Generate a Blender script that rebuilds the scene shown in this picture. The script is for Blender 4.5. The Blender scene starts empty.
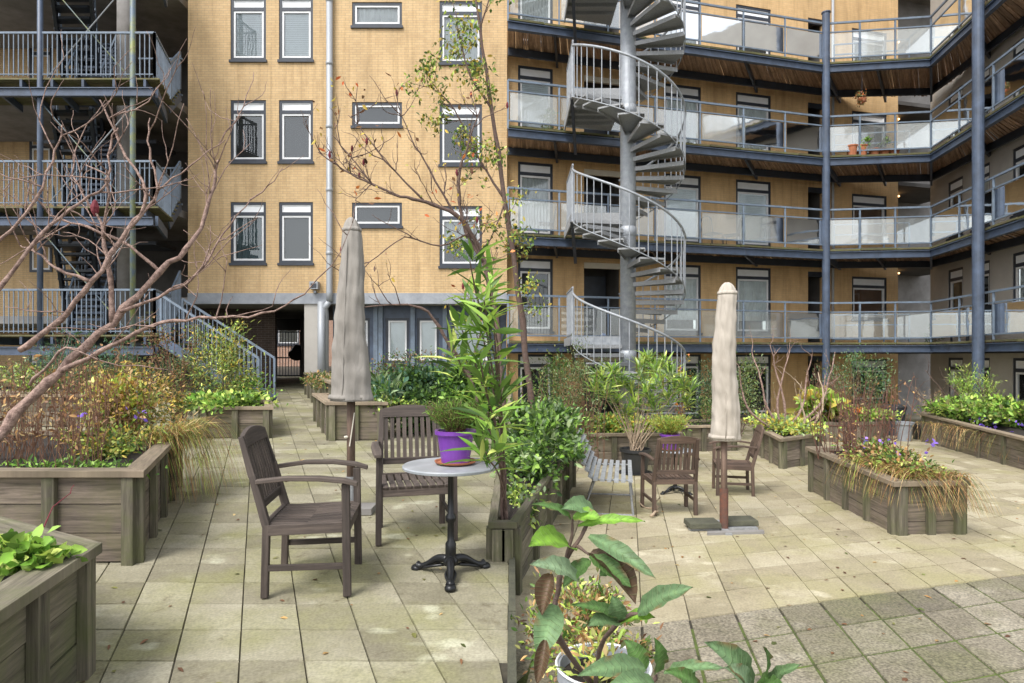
import bpy, math, random
import numpy as np
from mathutils import Vector, Matrix
R = math.radians
sc = bpy.context.scene
col = sc.collection
F = 640.0; EYE = 1.49; HZ = 356.0; SL = 0.028125
# ---------------------------------------------------------------- camera, light, exposure
cam_d = bpy.data.cameras.new("camera"); cam = bpy.data.objects.new("camera", cam_d); col.objects.link(cam)
cam.location = (0, 0, EYE); cam.rotation_euler = (R(90), 0, 0)
cam_d.sensor_width = 36; cam_d.lens = F / 1024 * 36; cam_d.shift_y = (HZ - 341.5) / 1024
cam_d.clip_start = 0.05; cam_d.clip_end = 500
sc.camera = cam
SUN_EL, SUN_AZ = 54, 215
w = bpy.data.worlds.new("World"); sc.world = w; w.use_nodes = True
nt = w.node_tree; nt.nodes.clear()
sky = nt.nodes.new('ShaderNodeTexSky'); sky.sky_type = 'NISHITA'; sky.sun_disc = False
sky.sun_elevation = R(SUN_EL); sky.sun_rotation = R(SUN_AZ); sky.air_density = 1; sky.dust_density = 2; sky.ozone_density = 1
hs = nt.nodes.new('ShaderNodeHueSaturation'); hs.inputs['Saturation'].default_value = 0.22
bg = nt.nodes.new('ShaderNodeBackground'); bg.inputs['Strength'].default_value = 0.15
wo = nt.nodes.new('ShaderNodeOutputWorld')
nt.links.new(sky.outputs[0], hs.inputs['Color']); nt.links.new(hs.outputs[0], bg.inputs[0]); nt.links.new(bg.outputs[0], wo.inputs[0])
sd = bpy.data.lights.new("sun", 'SUN'); sun = bpy.data.objects.new("sun", sd); col.objects.link(sun)
sd.energy = 1.5; sd.angle = R(22); sd.color = (1, .96, .9)
az = R(SUN_AZ); el = R(SUN_EL)
sdir = Vector((math.sin(az) * math.cos(el), math.cos(az) * math.cos(el), math.sin(el)))
sun.rotation_euler = sdir.to_track_quat('Z', 'Y').to_euler()
sc.view_settings.view_transform = 'Standard'; sc.view_settings.look = 'None'
sc.view_settings.exposure = 1.16; sc.view_settings.gamma = 1; sc.view_settings.use_curve_mapping = False

# ---------------------------------------------------------------- coordinates
def P(px, py, Y): return Vector(((px - 512) / F * Y, Y, EYE + (HZ - py) / F * Y))
def gl(Y): return SL * Y
def gr(Y): return -SL * Y
def YL(py): return EYE * F / (py - 338)
def YR(py): return EYE * F / (py - 374)
def GL(px, py): Y = YL(py); return Vector(((px - 512) / F * Y, Y, gl(Y)))
def GR(px, py): Y = YR(py); return Vector(((px - 512) / F * Y, Y, gr(Y)))
rng = random.Random(7)
nrng = np.random.default_rng(11)

# ---------------------------------------------------------------- materials
MATS = {}
def newmat(name):
    m = bpy.data.materials.new(name); m.use_nodes = True; m.node_tree.nodes.clear()
    t = m.node_tree; o = t.nodes.new('ShaderNodeOutputMaterial'); b = t.nodes.new('ShaderNodeBsdfPrincipled')
    t.links.new(b.outputs[0], o.inputs[0]); MATS[name] = m
    return m, t, b, o
def N(t, ty, **kw):
    n = t.nodes.new(ty)
    for k, v in kw.items():
        if k in n.inputs: n.inputs[k].default_value = v
        else: setattr(n, k, v)
    return n
def ramp(t, stops, interp='LINEAR'):
    r = t.nodes.new('ShaderNodeValToRGB'); e = r.color_ramp; e.interpolation = interp
    while len(e.elements) < len(stops): e.elements.new(.5)
    for el_, (p, c) in zip(e.elements, stops):
        el_.position = p; el_.color = (c[0], c[1], c[2], 1)
    return r
def plain(name, c, rough=.6, metal=0, var=.15, scale=6, c2=None, bump=0, bscale=60, spec=.5, coord='Object', thresh=(.35, .7)):
    m, t, b, o = newmat(name)
    tc = N(t, 'ShaderNodeTexCoord'); n = N(t, 'ShaderNodeTexNoise'); n.inputs['Scale'].default_value = scale; n.inputs['Detail'].default_value = 6
    n.inputs['Roughness'].default_value = .65
    t.links.new(tc.outputs[coord], n.inputs['Vector'])
    cc = c2 or tuple(x * (1 - var) for x in c)
    r = ramp(t, [(thresh[0], cc), (thresh[1], c)])
    t.links.new(n.outputs['Fac'], r.inputs[0]); t.links.new(r.outputs[0], b.inputs['Base Color'])
    b.inputs['Roughness'].default_value = rough; b.inputs['Metallic'].default_value = metal
    b.inputs['Specular IOR Level'].default_value = spec
    if bump:
        n2 = N(t, 'ShaderNodeTexNoise'); n2.inputs['Scale'].default_value = bscale; n2.inputs['Detail'].default_value = 4
        t.links.new(tc.outputs[coord], n2.inputs['Vector'])
        bp = N(t, 'ShaderNodeBump'); bp.inputs['Strength'].default_value = bump; bp.inputs['Distance'].default_value = .01
        t.links.new(n2.outputs['Fac'], bp.inputs['Height']); t.links.new(bp.outputs[0], b.inputs['Normal'])
    return m
def wood(name, c1, c2, c3=None, rough=.75, moss=0, mosscol=(.12, .13, .03)):
    """weathered boards: grain follows each board's own long axis (attribute bl), tone varies per board (attribute rn)"""
    m, t, b, o = newmat(name)
    a = N(t, 'ShaderNodeAttribute'); a.attribute_name = 'bl'
    rn = N(t, 'ShaderNodeAttribute'); rn.attribute_name = 'rn'
    mp = N(t, 'ShaderNodeMapping'); mp.inputs['Scale'].default_value = (2.2, 38, 38)
    t.links.new(a.outputs['Vector'], mp.inputs['Vector'])
    n = N(t, 'ShaderNodeTexNoise'); n.inputs['Scale'].default_value = 1; n.inputs['Detail'].default_value = 7; n.inputs['Roughness'].default_value = .7; n.inputs['Distortion'].default_value = .4
    t.links.new(mp.outputs[0], n.inputs['Vector'])
    r = ramp(t, [(.3, c1), (.62, c2), (.8, c3 or c2)])
    t.links.new(n.outputs['Fac'], r.inputs[0])
    mm = N(t, 'ShaderNodeMath', operation='MULTIPLY_ADD'); mm.inputs[1].default_value = .6; mm.inputs[2].default_value = .7
    t.links.new(rn.outputs['Fac'], mm.inputs[0])
    mx = N(t, 'ShaderNodeVectorMath', operation='SCALE'); t.links.new(r.outputs[0], mx.inputs[0]); t.links.new(mm.outputs[0], mx.inputs['Scale'])
    last = mx.outputs[0]
    tc = N(t, 'ShaderNodeTexCoord')
    n3 = N(t, 'ShaderNodeTexNoise'); n3.inputs['Scale'].default_value = 3.5; n3.inputs['Detail'].default_value = 7; n3.inputs['Roughness'].default_value = .7
    t.links.new(tc.outputs['Object'], n3.inputs['Vector'])
    r3 = ramp(t, [(.42, (0, 0, 0)), (.66, (1, 1, 1))]); t.links.new(n3.outputs['Fac'], r3.inputs[0])
    sm = N(t, 'ShaderNodeMath', operation='MULTIPLY'); sm.inputs[1].default_value = moss if moss else .25
    t.links.new(r3.outputs[0], sm.inputs[0])
    mix = N(t, 'ShaderNodeMix', data_type='RGBA')
    t.links.new(sm.outputs[0], mix.inputs[0]); t.links.new(last, mix.inputs[6])
    mix.inputs[7].default_value = ((*mosscol, 1) if moss else (c1[0] * .6, c1[1] * .6, c1[2] * .6, 1))
    t.links.new(mix.outputs[2], b.inputs['Base Color'])
    b.inputs['Roughness'].default_value = rough
    bp = N(t, 'ShaderNodeBump'); bp.inputs['Strength'].default_value = .5; bp.inputs['Distance'].default_value = .004
    t.links.new(n.outputs['Fac'], bp.inputs['Height']); t.links.new(bp.outputs[0], b.inputs['Normal'])
    return m
def brick(name, c1, c2, mortar, bw=.22, bh=.066, msize=.007, rough=.85, stain=.25, axis='x'):
    m, t, b, o = newmat(name)
    tc = N(t, 'ShaderNodeTexCoord'); sp = N(t, 'ShaderNodeSeparateXYZ'); cb = N(t, 'ShaderNodeCombineXYZ')
    t.links.new(tc.outputs['Object'], sp.inputs[0])
    if axis == 'x': t.links.new(sp.outputs[0], cb.inputs[0])
    else: t.links.new(sp.outputs[1], cb.inputs[0])
    t.links.new(sp.outputs[2], cb.inputs[1])
    br = N(t, 'ShaderNodeTexBrick'); br.inputs['Scale'].default_value = 1; br.inputs['Brick Width'].default_value = bw
    br.inputs['Row Height'].default_value = bh; br.inputs['Mortar Size'].default_value = msize; br.inputs['Mortar Smooth'].default_value = .3
    br.inputs['Color1'].default_value = (*c1, 1); br.inputs['Color2'].default_value = (*c2, 1); br.inputs['Mortar'].default_value = (*mortar, 1)
    t.links.new(cb.outputs[0], br.inputs['Vector'])
    n = N(t, 'ShaderNodeTexNoise'); n.inputs['Scale'].default_value = .7; n.inputs['Detail'].default_value = 8; n.inputs['Roughness'].default_value = .7
    mp = N(t, 'ShaderNodeMapping'); mp.inputs['Scale'].default_value = (1.6, 1.6, .5)
    t.links.new(tc.outputs['Object'], mp.inputs[0]); t.links.new(mp.outputs[0], n.inputs['Vector'])
    r = ramp(t, [(.3, (1 - stain, 1 - stain * 1.05, 1 - stain * 1.1)), (.62, (1.04, 1.03, 1.02))]); t.links.new(n.outputs['Fac'], r.inputs[0])
    mx = N(t, 'ShaderNodeMix', data_type='RGBA', blend_type='MULTIPLY'); mx.inputs[0].default_value = 1
    t.links.new(br.outputs['Color'], mx.inputs[6]); t.links.new(r.outputs[0], mx.inputs[7])
    ms = N(t, 'ShaderNodeMapping'); ms.inputs['Scale'].default_value = (5, 5, .35); t.links.new(tc.outputs['Object'], ms.inputs[0])
    ns = N(t, 'ShaderNodeTexNoise'); ns.inputs['Scale'].default_value = 1; ns.inputs['Detail'].default_value = 6; ns.inputs['Roughness'].default_value = .75; t.links.new(ms.outputs[0], ns.inputs['Vector'])
    rs = ramp(t, [(.36, (.80, .78, .74)), (.52, (1, 1, 1))]); t.links.new(ns.outputs['Fac'], rs.inputs[0])
    m3 = N(t, 'ShaderNodeMix', data_type='RGBA', blend_type='MULTIPLY'); m3.inputs[0].default_value = 1; t.links.new(mx.outputs[2], m3.inputs[6]); t.links.new(rs.outputs[0], m3.inputs[7])
    t.links.new(m3.outputs[2], b.inputs['Base Color']); b.inputs['Roughness'].default_value = rough
    bp = N(t, 'ShaderNodeBump'); bp.inputs['Strength'].default_value = .5; bp.inputs['Distance'].default_value = .006; bp.invert = True
    t.links.new(br.outputs['Fac'], bp.inputs['Height']); t.links.new(bp.outputs[0], b.inputs['Normal'])
    return m
def glassy(name, tint, alpha, rough=.02, base=(.6, .65, .65)):
    m, t, b, o = newmat(name); t.nodes.remove(b)
    tr = N(t, 'ShaderNodeBsdfTransparent'); tr.inputs[0].default_value = (*tint, 1)
    gl_ = N(t, 'ShaderNodeBsdfGlossy'); gl_.inputs['Roughness'].default_value = rough; gl_.inputs[0].default_value = (.9, .93, .95, 1)
    df = N(t, 'ShaderNodeBsdfDiffuse'); df.inputs[0].default_value = (*base, 1)
    m1 = N(t, 'ShaderNodeMixShader'); m1.inputs[0].default_value = alpha
    t.links.new(tr.outputs[0], m1.inputs[1]); t.links.new(df.outputs[0], m1.inputs[2])
    fr = N(t, 'ShaderNodeFresnel'); fr.inputs[0].default_value = 1.6
    ma = N(t, 'ShaderNodeMath', operation='MULTIPLY_ADD'); ma.inputs[1].default_value = 1.0; ma.inputs[2].default_value = .03
    t.links.new(fr.outputs[0], ma.inputs[0])
    m2 = N(t, 'ShaderNodeMixShader'); t.links.new(ma.outputs[0], m2.inputs[0]); t.links.new(m1.outputs[0], m2.inputs[1]); t.links.new(gl_.outputs[0], m2.inputs[2])
    tc = N(t, 'ShaderNodeTexCoord'); nn = N(t, 'ShaderNodeTexNoise'); nn.inputs['Scale'].default_value = 1.6; t.links.new(tc.outputs['Object'], nn.inputs['Vector'])
    bp = N(t, 'ShaderNodeBump'); bp.inputs['Strength'].default_value = .12; bp.inputs['Distance'].default_value = .03; t.links.new(nn.outputs['Fac'], bp.inputs['Height']); t.links.new(bp.outputs[0], gl_.inputs['Normal'])
    t.links.new(m2.outputs[0], o.inputs[0]); return m
def leafmat():
    m, t, b, o = newmat('leaf')
    a = N(t, 'ShaderNodeAttribute'); a.attribute_name = 'Col'
    t.links.new(a.outputs['Color'], b.inputs['Base Color']); b.inputs['Roughness'].default_value = .45
    b.inputs['Specular IOR Level'].default_value = .35
    tl = N(t, 'ShaderNodeBsdfTranslucent'); t.links.new(a.outputs['Color'], tl.inputs[0])
    mx = N(t, 'ShaderNodeMixShader'); mx.inputs[0].default_value = .3
    t.links.new(b.outputs[0], mx.inputs[1]); t.links.new(tl.outputs[0], mx.inputs[2]); t.links.new(mx.outputs[0], o.inputs[0]); return m
def paving(name, rampstops, moss, blot, bump=.35, fine=.22):
    m, t, b, o = newmat(name)
    tc = N(t, 'ShaderNodeTexCoord'); rn = N(t, 'ShaderNodeAttribute'); rn.attribute_name = 'rn'
    r = ramp(t, rampstops)
    n = N(t, 'ShaderNodeTexNoise'); n.inputs['Scale'].default_value = 2.2; n.inputs['Detail'].default_value = 9; n.inputs['Roughness'].default_value = .72
    t.links.new(tc.outputs['Object'], n.inputs['Vector'])
    mm = N(t, 'ShaderNodeMath', operation='MULTIPLY_ADD'); mm.inputs[1].default_value = .42
    t.links.new(rn.outputs['Fac'], mm.inputs[0])
    m2 = N(t, 'ShaderNodeMath', operation='MULTIPLY_ADD'); m2.inputs[1].default_value = .9; m2.inputs[2].default_value = -.15
    t.links.new(n.outputs['Fac'], m2.inputs[0]); t.links.new(m2.outputs[0], mm.inputs[2]); t.links.new(mm.outputs[0], r.inputs[0])
    # soft stains: moss and pale lichen blotches, small dark specks
    n2 = N(t, 'ShaderNodeTexNoise'); n2.inputs['Scale'].default_value = 1.6; n2.inputs['Detail'].default_value = 8; n2.inputs['Roughness'].default_value = .6
    mp = N(t, 'ShaderNodeMapping'); mp.inputs['Location'].default_value = (7, 3, 1); t.links.new(tc.outputs['Object'], mp.inputs[0]); t.links.new(mp.outputs[0], n2.inputs['Vector'])
    r2 = ramp(t, [(.45, (0, 0, 0)), (.68, (.75, .75, .75))]); t.links.new(n2.outputs['Fac'], r2.inputs[0])
    x1 = N(t, 'ShaderNodeMix', data_type='RGBA'); t.links.new(r2.outputs[0], x1.inputs[0]); t.links.new(r.outputs[0], x1.inputs[6]); x1.inputs[7].default_value = (*moss, 1)
    n3 = N(t, 'ShaderNodeTexNoise'); n3.inputs['Scale'].default_value = 3.3; n3.inputs['Detail'].default_value = 2.5
    mp3 = N(t, 'ShaderNodeMapping'); mp3.inputs['Location'].default_value = (3, 11, 4); mp3.inputs['Scale'].default_value = (.8, 1.1, 1); t.links.new(tc.outputs['Object'], mp3.inputs[0]); t.links.new(mp3.outputs[0], n3.inputs['Vector'])
    r3 = ramp(t, [(.64, (0, 0, 0)), (.73, (.55, .55, .55))]); t.links.new(n3.outputs['Fac'], r3.inputs[0])
    x2 = N(t, 'ShaderNodeMix', data_type='RGBA'); t.links.new(r3.outputs[0], x2.inputs[0]); t.links.new(x1.outputs[2], x2.inputs[6]); x2.inputs[7].default_value = (*blot, 1)
    n4 = N(t, 'ShaderNodeTexNoise'); n4.inputs['Scale'].default_value = 5; n4.inputs['Detail'].default_value = 9; n4.inputs['Roughness'].default_value = .8
    mp4 = N(t, 'ShaderNodeMapping'); mp4.inputs['Location'].default_value = (1, 1, 9); t.links.new(tc.outputs['Object'], mp4.inputs[0]); t.links.new(mp4.outputs[0], n4.inputs['Vector'])
    r4 = ramp(t, [(.28, (.45, .4, .34)), (.44, (1, 1, 1))]); t.links.new(n4.outputs['Fac'], r4.inputs[0])
    x3 = N(t, 'ShaderNodeMix', data_type='RGBA', blend_type='MULTIPLY'); x3.inputs[0].default_value = 1
    t.links.new(x2.outputs[2], x3.inputs[6]); t.links.new(r4.outputs[0], x3.inputs[7])
    n5 = N(t, 'ShaderNodeTexNoise'); n5.inputs['Scale'].default_value = 70; n5.inputs['Detail'].default_value = 5
    t.links.new(tc.outputs['Object'], n5.inputs['Vector'])
    r5 = ramp(t, [(.32, (1 - fine,) * 3), (.66, (1 + fine * .5,) * 3)]); t.links.new(n5.outputs['Fac'], r5.inputs[0])
    x4 = N(t, 'ShaderNodeMix', data_type='RGBA', blend_type='MULTIPLY'); x4.inputs[0].default_value = 1
    t.links.new(x3.outputs[2], x4.inputs[6]); t.links.new(r5.outputs[0], x4.inputs[7])
    t.links.new(x4.outputs[2], b.inputs['Base Color']); b.inputs['Roughness'].default_value = .8
    bp = N(t, 'ShaderNodeBump'); bp.inputs['Strength'].default_value = bump; bp.inputs['Distance'].default_value = .004
    t.links.new(n5.outputs['Fac'], bp.inputs['Height']); t.links.new(bp.outputs[0], b.inputs['Normal'])
    return m
leafmat()
wood('teak', (.03, .023, .02), (.10, .077, .064), (.23, .19, .165), rough=.8)
wood('teak_red', (.045, .03, .022), (.13, .084, .06), (.23, .17, .13), rough=.75)
wood('planter_wood', (.05, .04, .032), (.20, .16, .125), (.36, .31, .25), rough=.9, moss=.5, mosscol=(.11, .11, .04))
wood('rim_wood', (.11, .085, .06), (.30, .235, .165), (.38, .31, .23), rough=.85, moss=.2, mosscol=(.12, .12, .05))
wood('post_wood', (.035, .03, .022), (.16, .14, .10), (.32, .29, .22), rough=.9, moss=.55, mosscol=(.09, .11, .03))
wood('deck_under', (.10, .06, .04), (.50, .35, .24), (.74, .62, .50), rough=.9)
wood('deck_edge', (.04, .034, .02), (.15, .13, .07), (.22, .19, .12), rough=.9, moss=.45, mosscol=(.11, .14, .02))
brick('yellow_brick', (.62, .445, .24), (.56, .39, .205), (.44, .33, .2), bw=.2, stain=.24)
brick('yellow_brick_right', (.66, .45, .225), (.61, .41, .20), (.54, .385, .215), msize=.005, stain=.28)
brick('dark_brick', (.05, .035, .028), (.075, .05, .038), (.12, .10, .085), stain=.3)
brick('pink_brick', (.5, .3, .22), (.42, .24, .17), (.5, .42, .36), stain=.2)
plain('blue_steel', (.075, .105, .165), .5, 0, c2=(.045, .06, .09), scale=4, bump=.1)
plain('blue_steel_mossy', (.10, .14, .18), .55, 0, c2=(.20, .22, .07), scale=2.2, thresh=(.38, .55))
plain('blue_rail', (.17, .225, .30), .5, 0, c2=(.12, .15, .19), scale=5)
plain('dark_frame', (.035, .045, .065), .5, 0, c2=(.025, .03, .04), scale=4)
plain('galvanised', (.36, .38, .405), .5, .25, c2=(.24, .26, .285), scale=9, bump=.15, bscale=80)
plain('galvanised_dark', (.33, .34, .35), .55, .1, c2=(.22, .225, .23), scale=40, bump=.5, bscale=150)
plain('white_paint', (.72, .73, .74), .4, 0, var=.08)
plain('band_grey', (.33, .35, .38), .7, 0, c2=(.22, .235, .26), scale=3, bump=.2)
plain('concrete', (.26, .25, .24), .85, 0, c2=(.15, .14, .13), scale=1.5, bump=.3)
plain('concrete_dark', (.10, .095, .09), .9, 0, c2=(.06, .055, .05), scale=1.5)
plain('wing_render', (.44, .42, .385), .85, 0, c2=(.36, .34, .31), scale=1.2)
plain('soil', (.035, .026, .02), .95, 0, c2=(.012, .009, .007), scale=40, bump=1, bscale=90)
plain('dark_room', (.012, .012, .014), .9)  # near-black colour paints in the darkness of unlit rooms behind the panes
plain('curtain', (.80, .80, .79), .8, 0, c2=(.62, .62, .62), scale=3)
plain('blind', (.82, .84, .86), .7, 0, var=.08)
plain('brown_blind', (.25, .11, .05), .8, 0, var=.3)
plain('teal_curtain', (.10, .16, .18), .8, 0, var=.4)
plain('table_top', (.34, .36, .39), .45, 0, c2=(.24, .26, .28), scale=7)
plain('cast_iron', (.018, .019, .021), .35, .3, var=.3)
plain('purple_glaze', (.19, .055, .36), .3, 0, c2=(.14, .04, .28), scale=5)
plain('terracotta', (.42, .15, .07), .8, 0, c2=(.30, .11, .05), scale=9)
plain('black_plastic', (.028, .029, .031), .45, 0, var=.2)
plain('slat_grey', (.36, .38, .40), .6, 0, c2=(.22, .23, .24), scale=12)
plain('bark', (.16, .105, .085), .85, 0, c2=(.085, .055, .045), scale=30, bump=.6, bscale=60)
plain('bark_red', (.42, .29, .24), .85, 0, c2=(.13, .08, .065), scale=28, bump=1, bscale=70)
plain('bark_pale', (.46, .36, .26), .85, 0, c2=(.3, .22, .15), scale=22, bump=.3)
plain('dry_stem', (.22, .12, .07), .9, 0, c2=(.12, .06, .04), scale=20)
plain('rust', (.16, .06, .035), .85, 0, c2=(.08, .05, .04), scale=20)
plain('moss_slab', (.10, .10, .065), .9, 0, c2=(.055, .055, .04), scale=9, bump=.6)
plain('seed_red', (.16, .02, .03), .8)
plain('yellow_cloth', (.72, .45, .10), .85, 0, var=.2)
plain('lead_pipe', (.32, .34, .37), .5, .2, c2=(.33, .35, .37), scale=4)
plain('cream_panel', (.66, .62, .52), .8, 0, var=.1)
plain('joint_dark', (.085, .075, .05), .95, 0, c2=(.025, .022, .018), scale=8)
plain('joint_moss', (.11, .16, .025), .95, 0, c2=(.045, .05, .02), scale=9, bump=1)
plain('street', (.33, .24, .19), .9, 0, var=.2)
plain('blue_plastic', (.02, .12, .45), .4)
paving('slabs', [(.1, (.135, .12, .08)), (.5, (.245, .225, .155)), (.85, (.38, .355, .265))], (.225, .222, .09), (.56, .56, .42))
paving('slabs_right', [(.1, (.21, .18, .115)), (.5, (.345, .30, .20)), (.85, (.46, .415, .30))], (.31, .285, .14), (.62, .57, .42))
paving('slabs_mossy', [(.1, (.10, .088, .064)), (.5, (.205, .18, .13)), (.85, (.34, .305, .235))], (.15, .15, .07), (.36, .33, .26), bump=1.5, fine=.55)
glassy('window_glass', (.85, .9, .9), .03)
glassy('clear_glass', (.92, .95, .95), .07, rough=.04, base=(.85, .87, .86))
glassy('balustrade_glass', (.88, .91, .91), .24, rough=.05, base=(.85, .87, .86))
m, t, b, o = newmat('lit_lamp'); b.inputs['Emission Color'].default_value = (1, .55, .2, 1); b.inputs['Emission Strength'].default_value = 2.5; b.inputs['Base Color'].default_value = (.9, .7, .5, 1)

# ---------------------------------------------------------------- mesh builder
def canvas(name, c, c2):
    m, t, b, o = newmat(name); tc = N(t, 'ShaderNodeTexCoord')
    mp = N(t, 'ShaderNodeMapping'); mp.inputs['Scale'].default_value = (1, 1, .22); t.links.new(tc.outputs['Object'], mp.inputs[0])
    n = N(t, 'ShaderNodeTexNoise'); n.inputs['Scale'].default_value = 4; n.inputs['Detail'].default_value = 8; n.inputs['Roughness'].default_value = .7; t.links.new(mp.outputs[0], n.inputs['Vector'])
    r = ramp(t, [(.3, c2), (.6, c)]); t.links.new(n.outputs['Fac'], r.inputs[0]); t.links.new(r.outputs[0], b.inputs['Base Color'])
    b.inputs['Roughness'].default_value = .95; b.inputs['Specular IOR Level'].default_value = .15
    v = N(t, 'ShaderNodeTexVoronoi'); v.feature = 'DISTANCE_TO_EDGE'; v.inputs['Scale'].default_value = 9
    n2 = N(t, 'ShaderNodeTexNoise'); n2.inputs['Scale'].default_value = 5; n2.inputs['Detail'].default_value = 3
    t.links.new(mp.outputs[0], n2.inputs['Vector']); ad = N(t, 'ShaderNodeVectorMath', operation='MULTIPLY_ADD'); ad.inputs[1].default_value = (.35, .35, .35)
    t.links.new(n2.outputs['Color'], ad.inputs[0]); t.links.new(mp.outputs[0], ad.inputs[2]); t.links.new(ad.outputs[0], v.inputs['Vector'])
    sq = N(t, 'ShaderNodeMath', operation='POWER'); sq.inputs[1].default_value = .9; t.links.new(v.outputs['Distance'], sq.inputs[0])
    bp = N(t, 'ShaderNodeBump'); bp.inputs['Strength'].default_value = .45; bp.inputs['Distance'].default_value = .02; t.links.new(sq.outputs[0], bp.inputs['Height'])
    n3 = N(t, 'ShaderNodeTexNoise'); n3.inputs['Scale'].default_value = 260; t.links.new(tc.outputs['Object'], n3.inputs['Vector'])
    b2 = N(t, 'ShaderNodeBump'); b2.inputs['Strength'].default_value = .3; b2.inputs['Distance'].default_value = .003; t.links.new(n3.outputs['Fac'], b2.inputs['Height']); t.links.new(bp.outputs[0], b2.inputs['Normal'])
    t.links.new(b2.outputs[0], b.inputs['Normal'])
canvas('canvas', (.30, .28, .255), (.20, .185, .165)); canvas('canvas_pale', (.46, .415, .36), (.32, .285, .24))
def bigleaf():
    m, t, b, o = newmat('big_leaf'); a = N(t, 'ShaderNodeAttribute'); a.attribute_name = 'Col'; uv = N(t, 'ShaderNodeAttribute'); uv.attribute_name = 'bl'
    tc = N(t, 'ShaderNodeTexCoord'); n = N(t, 'ShaderNodeTexNoise'); n.inputs['Scale'].default_value = 45; n.inputs['Detail'].default_value = 8; n.inputs['Roughness'].default_value = .75
    t.links.new(tc.outputs['Object'], n.inputs['Vector']); r = ramp(t, [(.3, (.55, .5, .4)), (.48, (.95, .95, .95)), (.7, (1.25, 1.2, 1.1))]); t.links.new(n.outputs['Fac'], r.inputs[0])
    mx = N(t, 'ShaderNodeMix', data_type='RGBA', blend_type='MULTIPLY'); mx.inputs[0].default_value = 1; t.links.new(a.outputs['Color'], mx.inputs[6]); t.links.new(r.outputs[0], mx.inputs[7])
    # side veins: sine of (along - |across|)
    sp = N(t, 'ShaderNodeSeparateXYZ'); t.links.new(uv.outputs['Vector'], sp.inputs[0]); ab = N(t, 'ShaderNodeMath', operation='ABSOLUTE'); t.links.new(sp.outputs[1], ab.inputs[0])
    s1 = N(t, 'ShaderNodeMath', operation='MULTIPLY_ADD'); s1.inputs[1].default_value = -.11; t.links.new(ab.outputs[0], s1.inputs[0]); t.links.new(sp.outputs[0], s1.inputs[2])
    s2 = N(t, 'ShaderNodeMath', operation='MULTIPLY'); s2.inputs[1].default_value = 62; t.links.new(s1.outputs[0], s2.inputs[0]); s3 = N(t, 'ShaderNodeMath', operation='SINE'); t.links.new(s2.outputs[0], s3.inputs[0])
    rv = ramp(t, [(.86, (0, 0, 0)), (1, (1, 1, 1))]); m1 = N(t, 'ShaderNodeMath', operation='MULTIPLY_ADD'); m1.inputs[1].default_value = .5; m1.inputs[2].default_value = .5; t.links.new(s3.outputs[0], m1.inputs[0]); t.links.new(m1.outputs[0], rv.inputs[0])
    fc = N(t, 'ShaderNodeMath', operation='MULTIPLY'); fc.inputs[1].default_value = .16; t.links.new(rv.outputs[0], fc.inputs[0])
    m2 = N(t, 'ShaderNodeMix', data_type='RGBA'); t.links.new(fc.outputs[0], m2.inputs[0]); t.links.new(mx.outputs[2], m2.inputs[6]); m2.inputs[7].default_value = (.36, .44, .22, 1)
    t.links.new(m2.outputs[2], b.inputs['Base Color']); b.inputs['Roughness'].default_value = .5; b.inputs['Specular IOR Level'].default_value = .35
    bp = N(t, 'ShaderNodeBump'); bp.invert = True; bp.inputs['Strength'].default_value = .6; bp.inputs['Distance'].default_value = .003; t.links.new(rv.outputs[0], bp.inputs['Height']); t.links.new(bp.outputs[0], b.inputs['Normal'])
    tl = N(t, 'ShaderNodeBsdfTranslucent'); t.links.new(m2.outputs[2], tl.inputs[0]); ms = N(t, 'ShaderNodeMixShader'); ms.inputs[0].default_value = .3
    t.links.new(b.outputs[0], ms.inputs[1]); t.links.new(tl.outputs[0], ms.inputs[2]); t.links.new(ms.outputs[0], o.inputs[0])
bigleaf()

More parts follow.
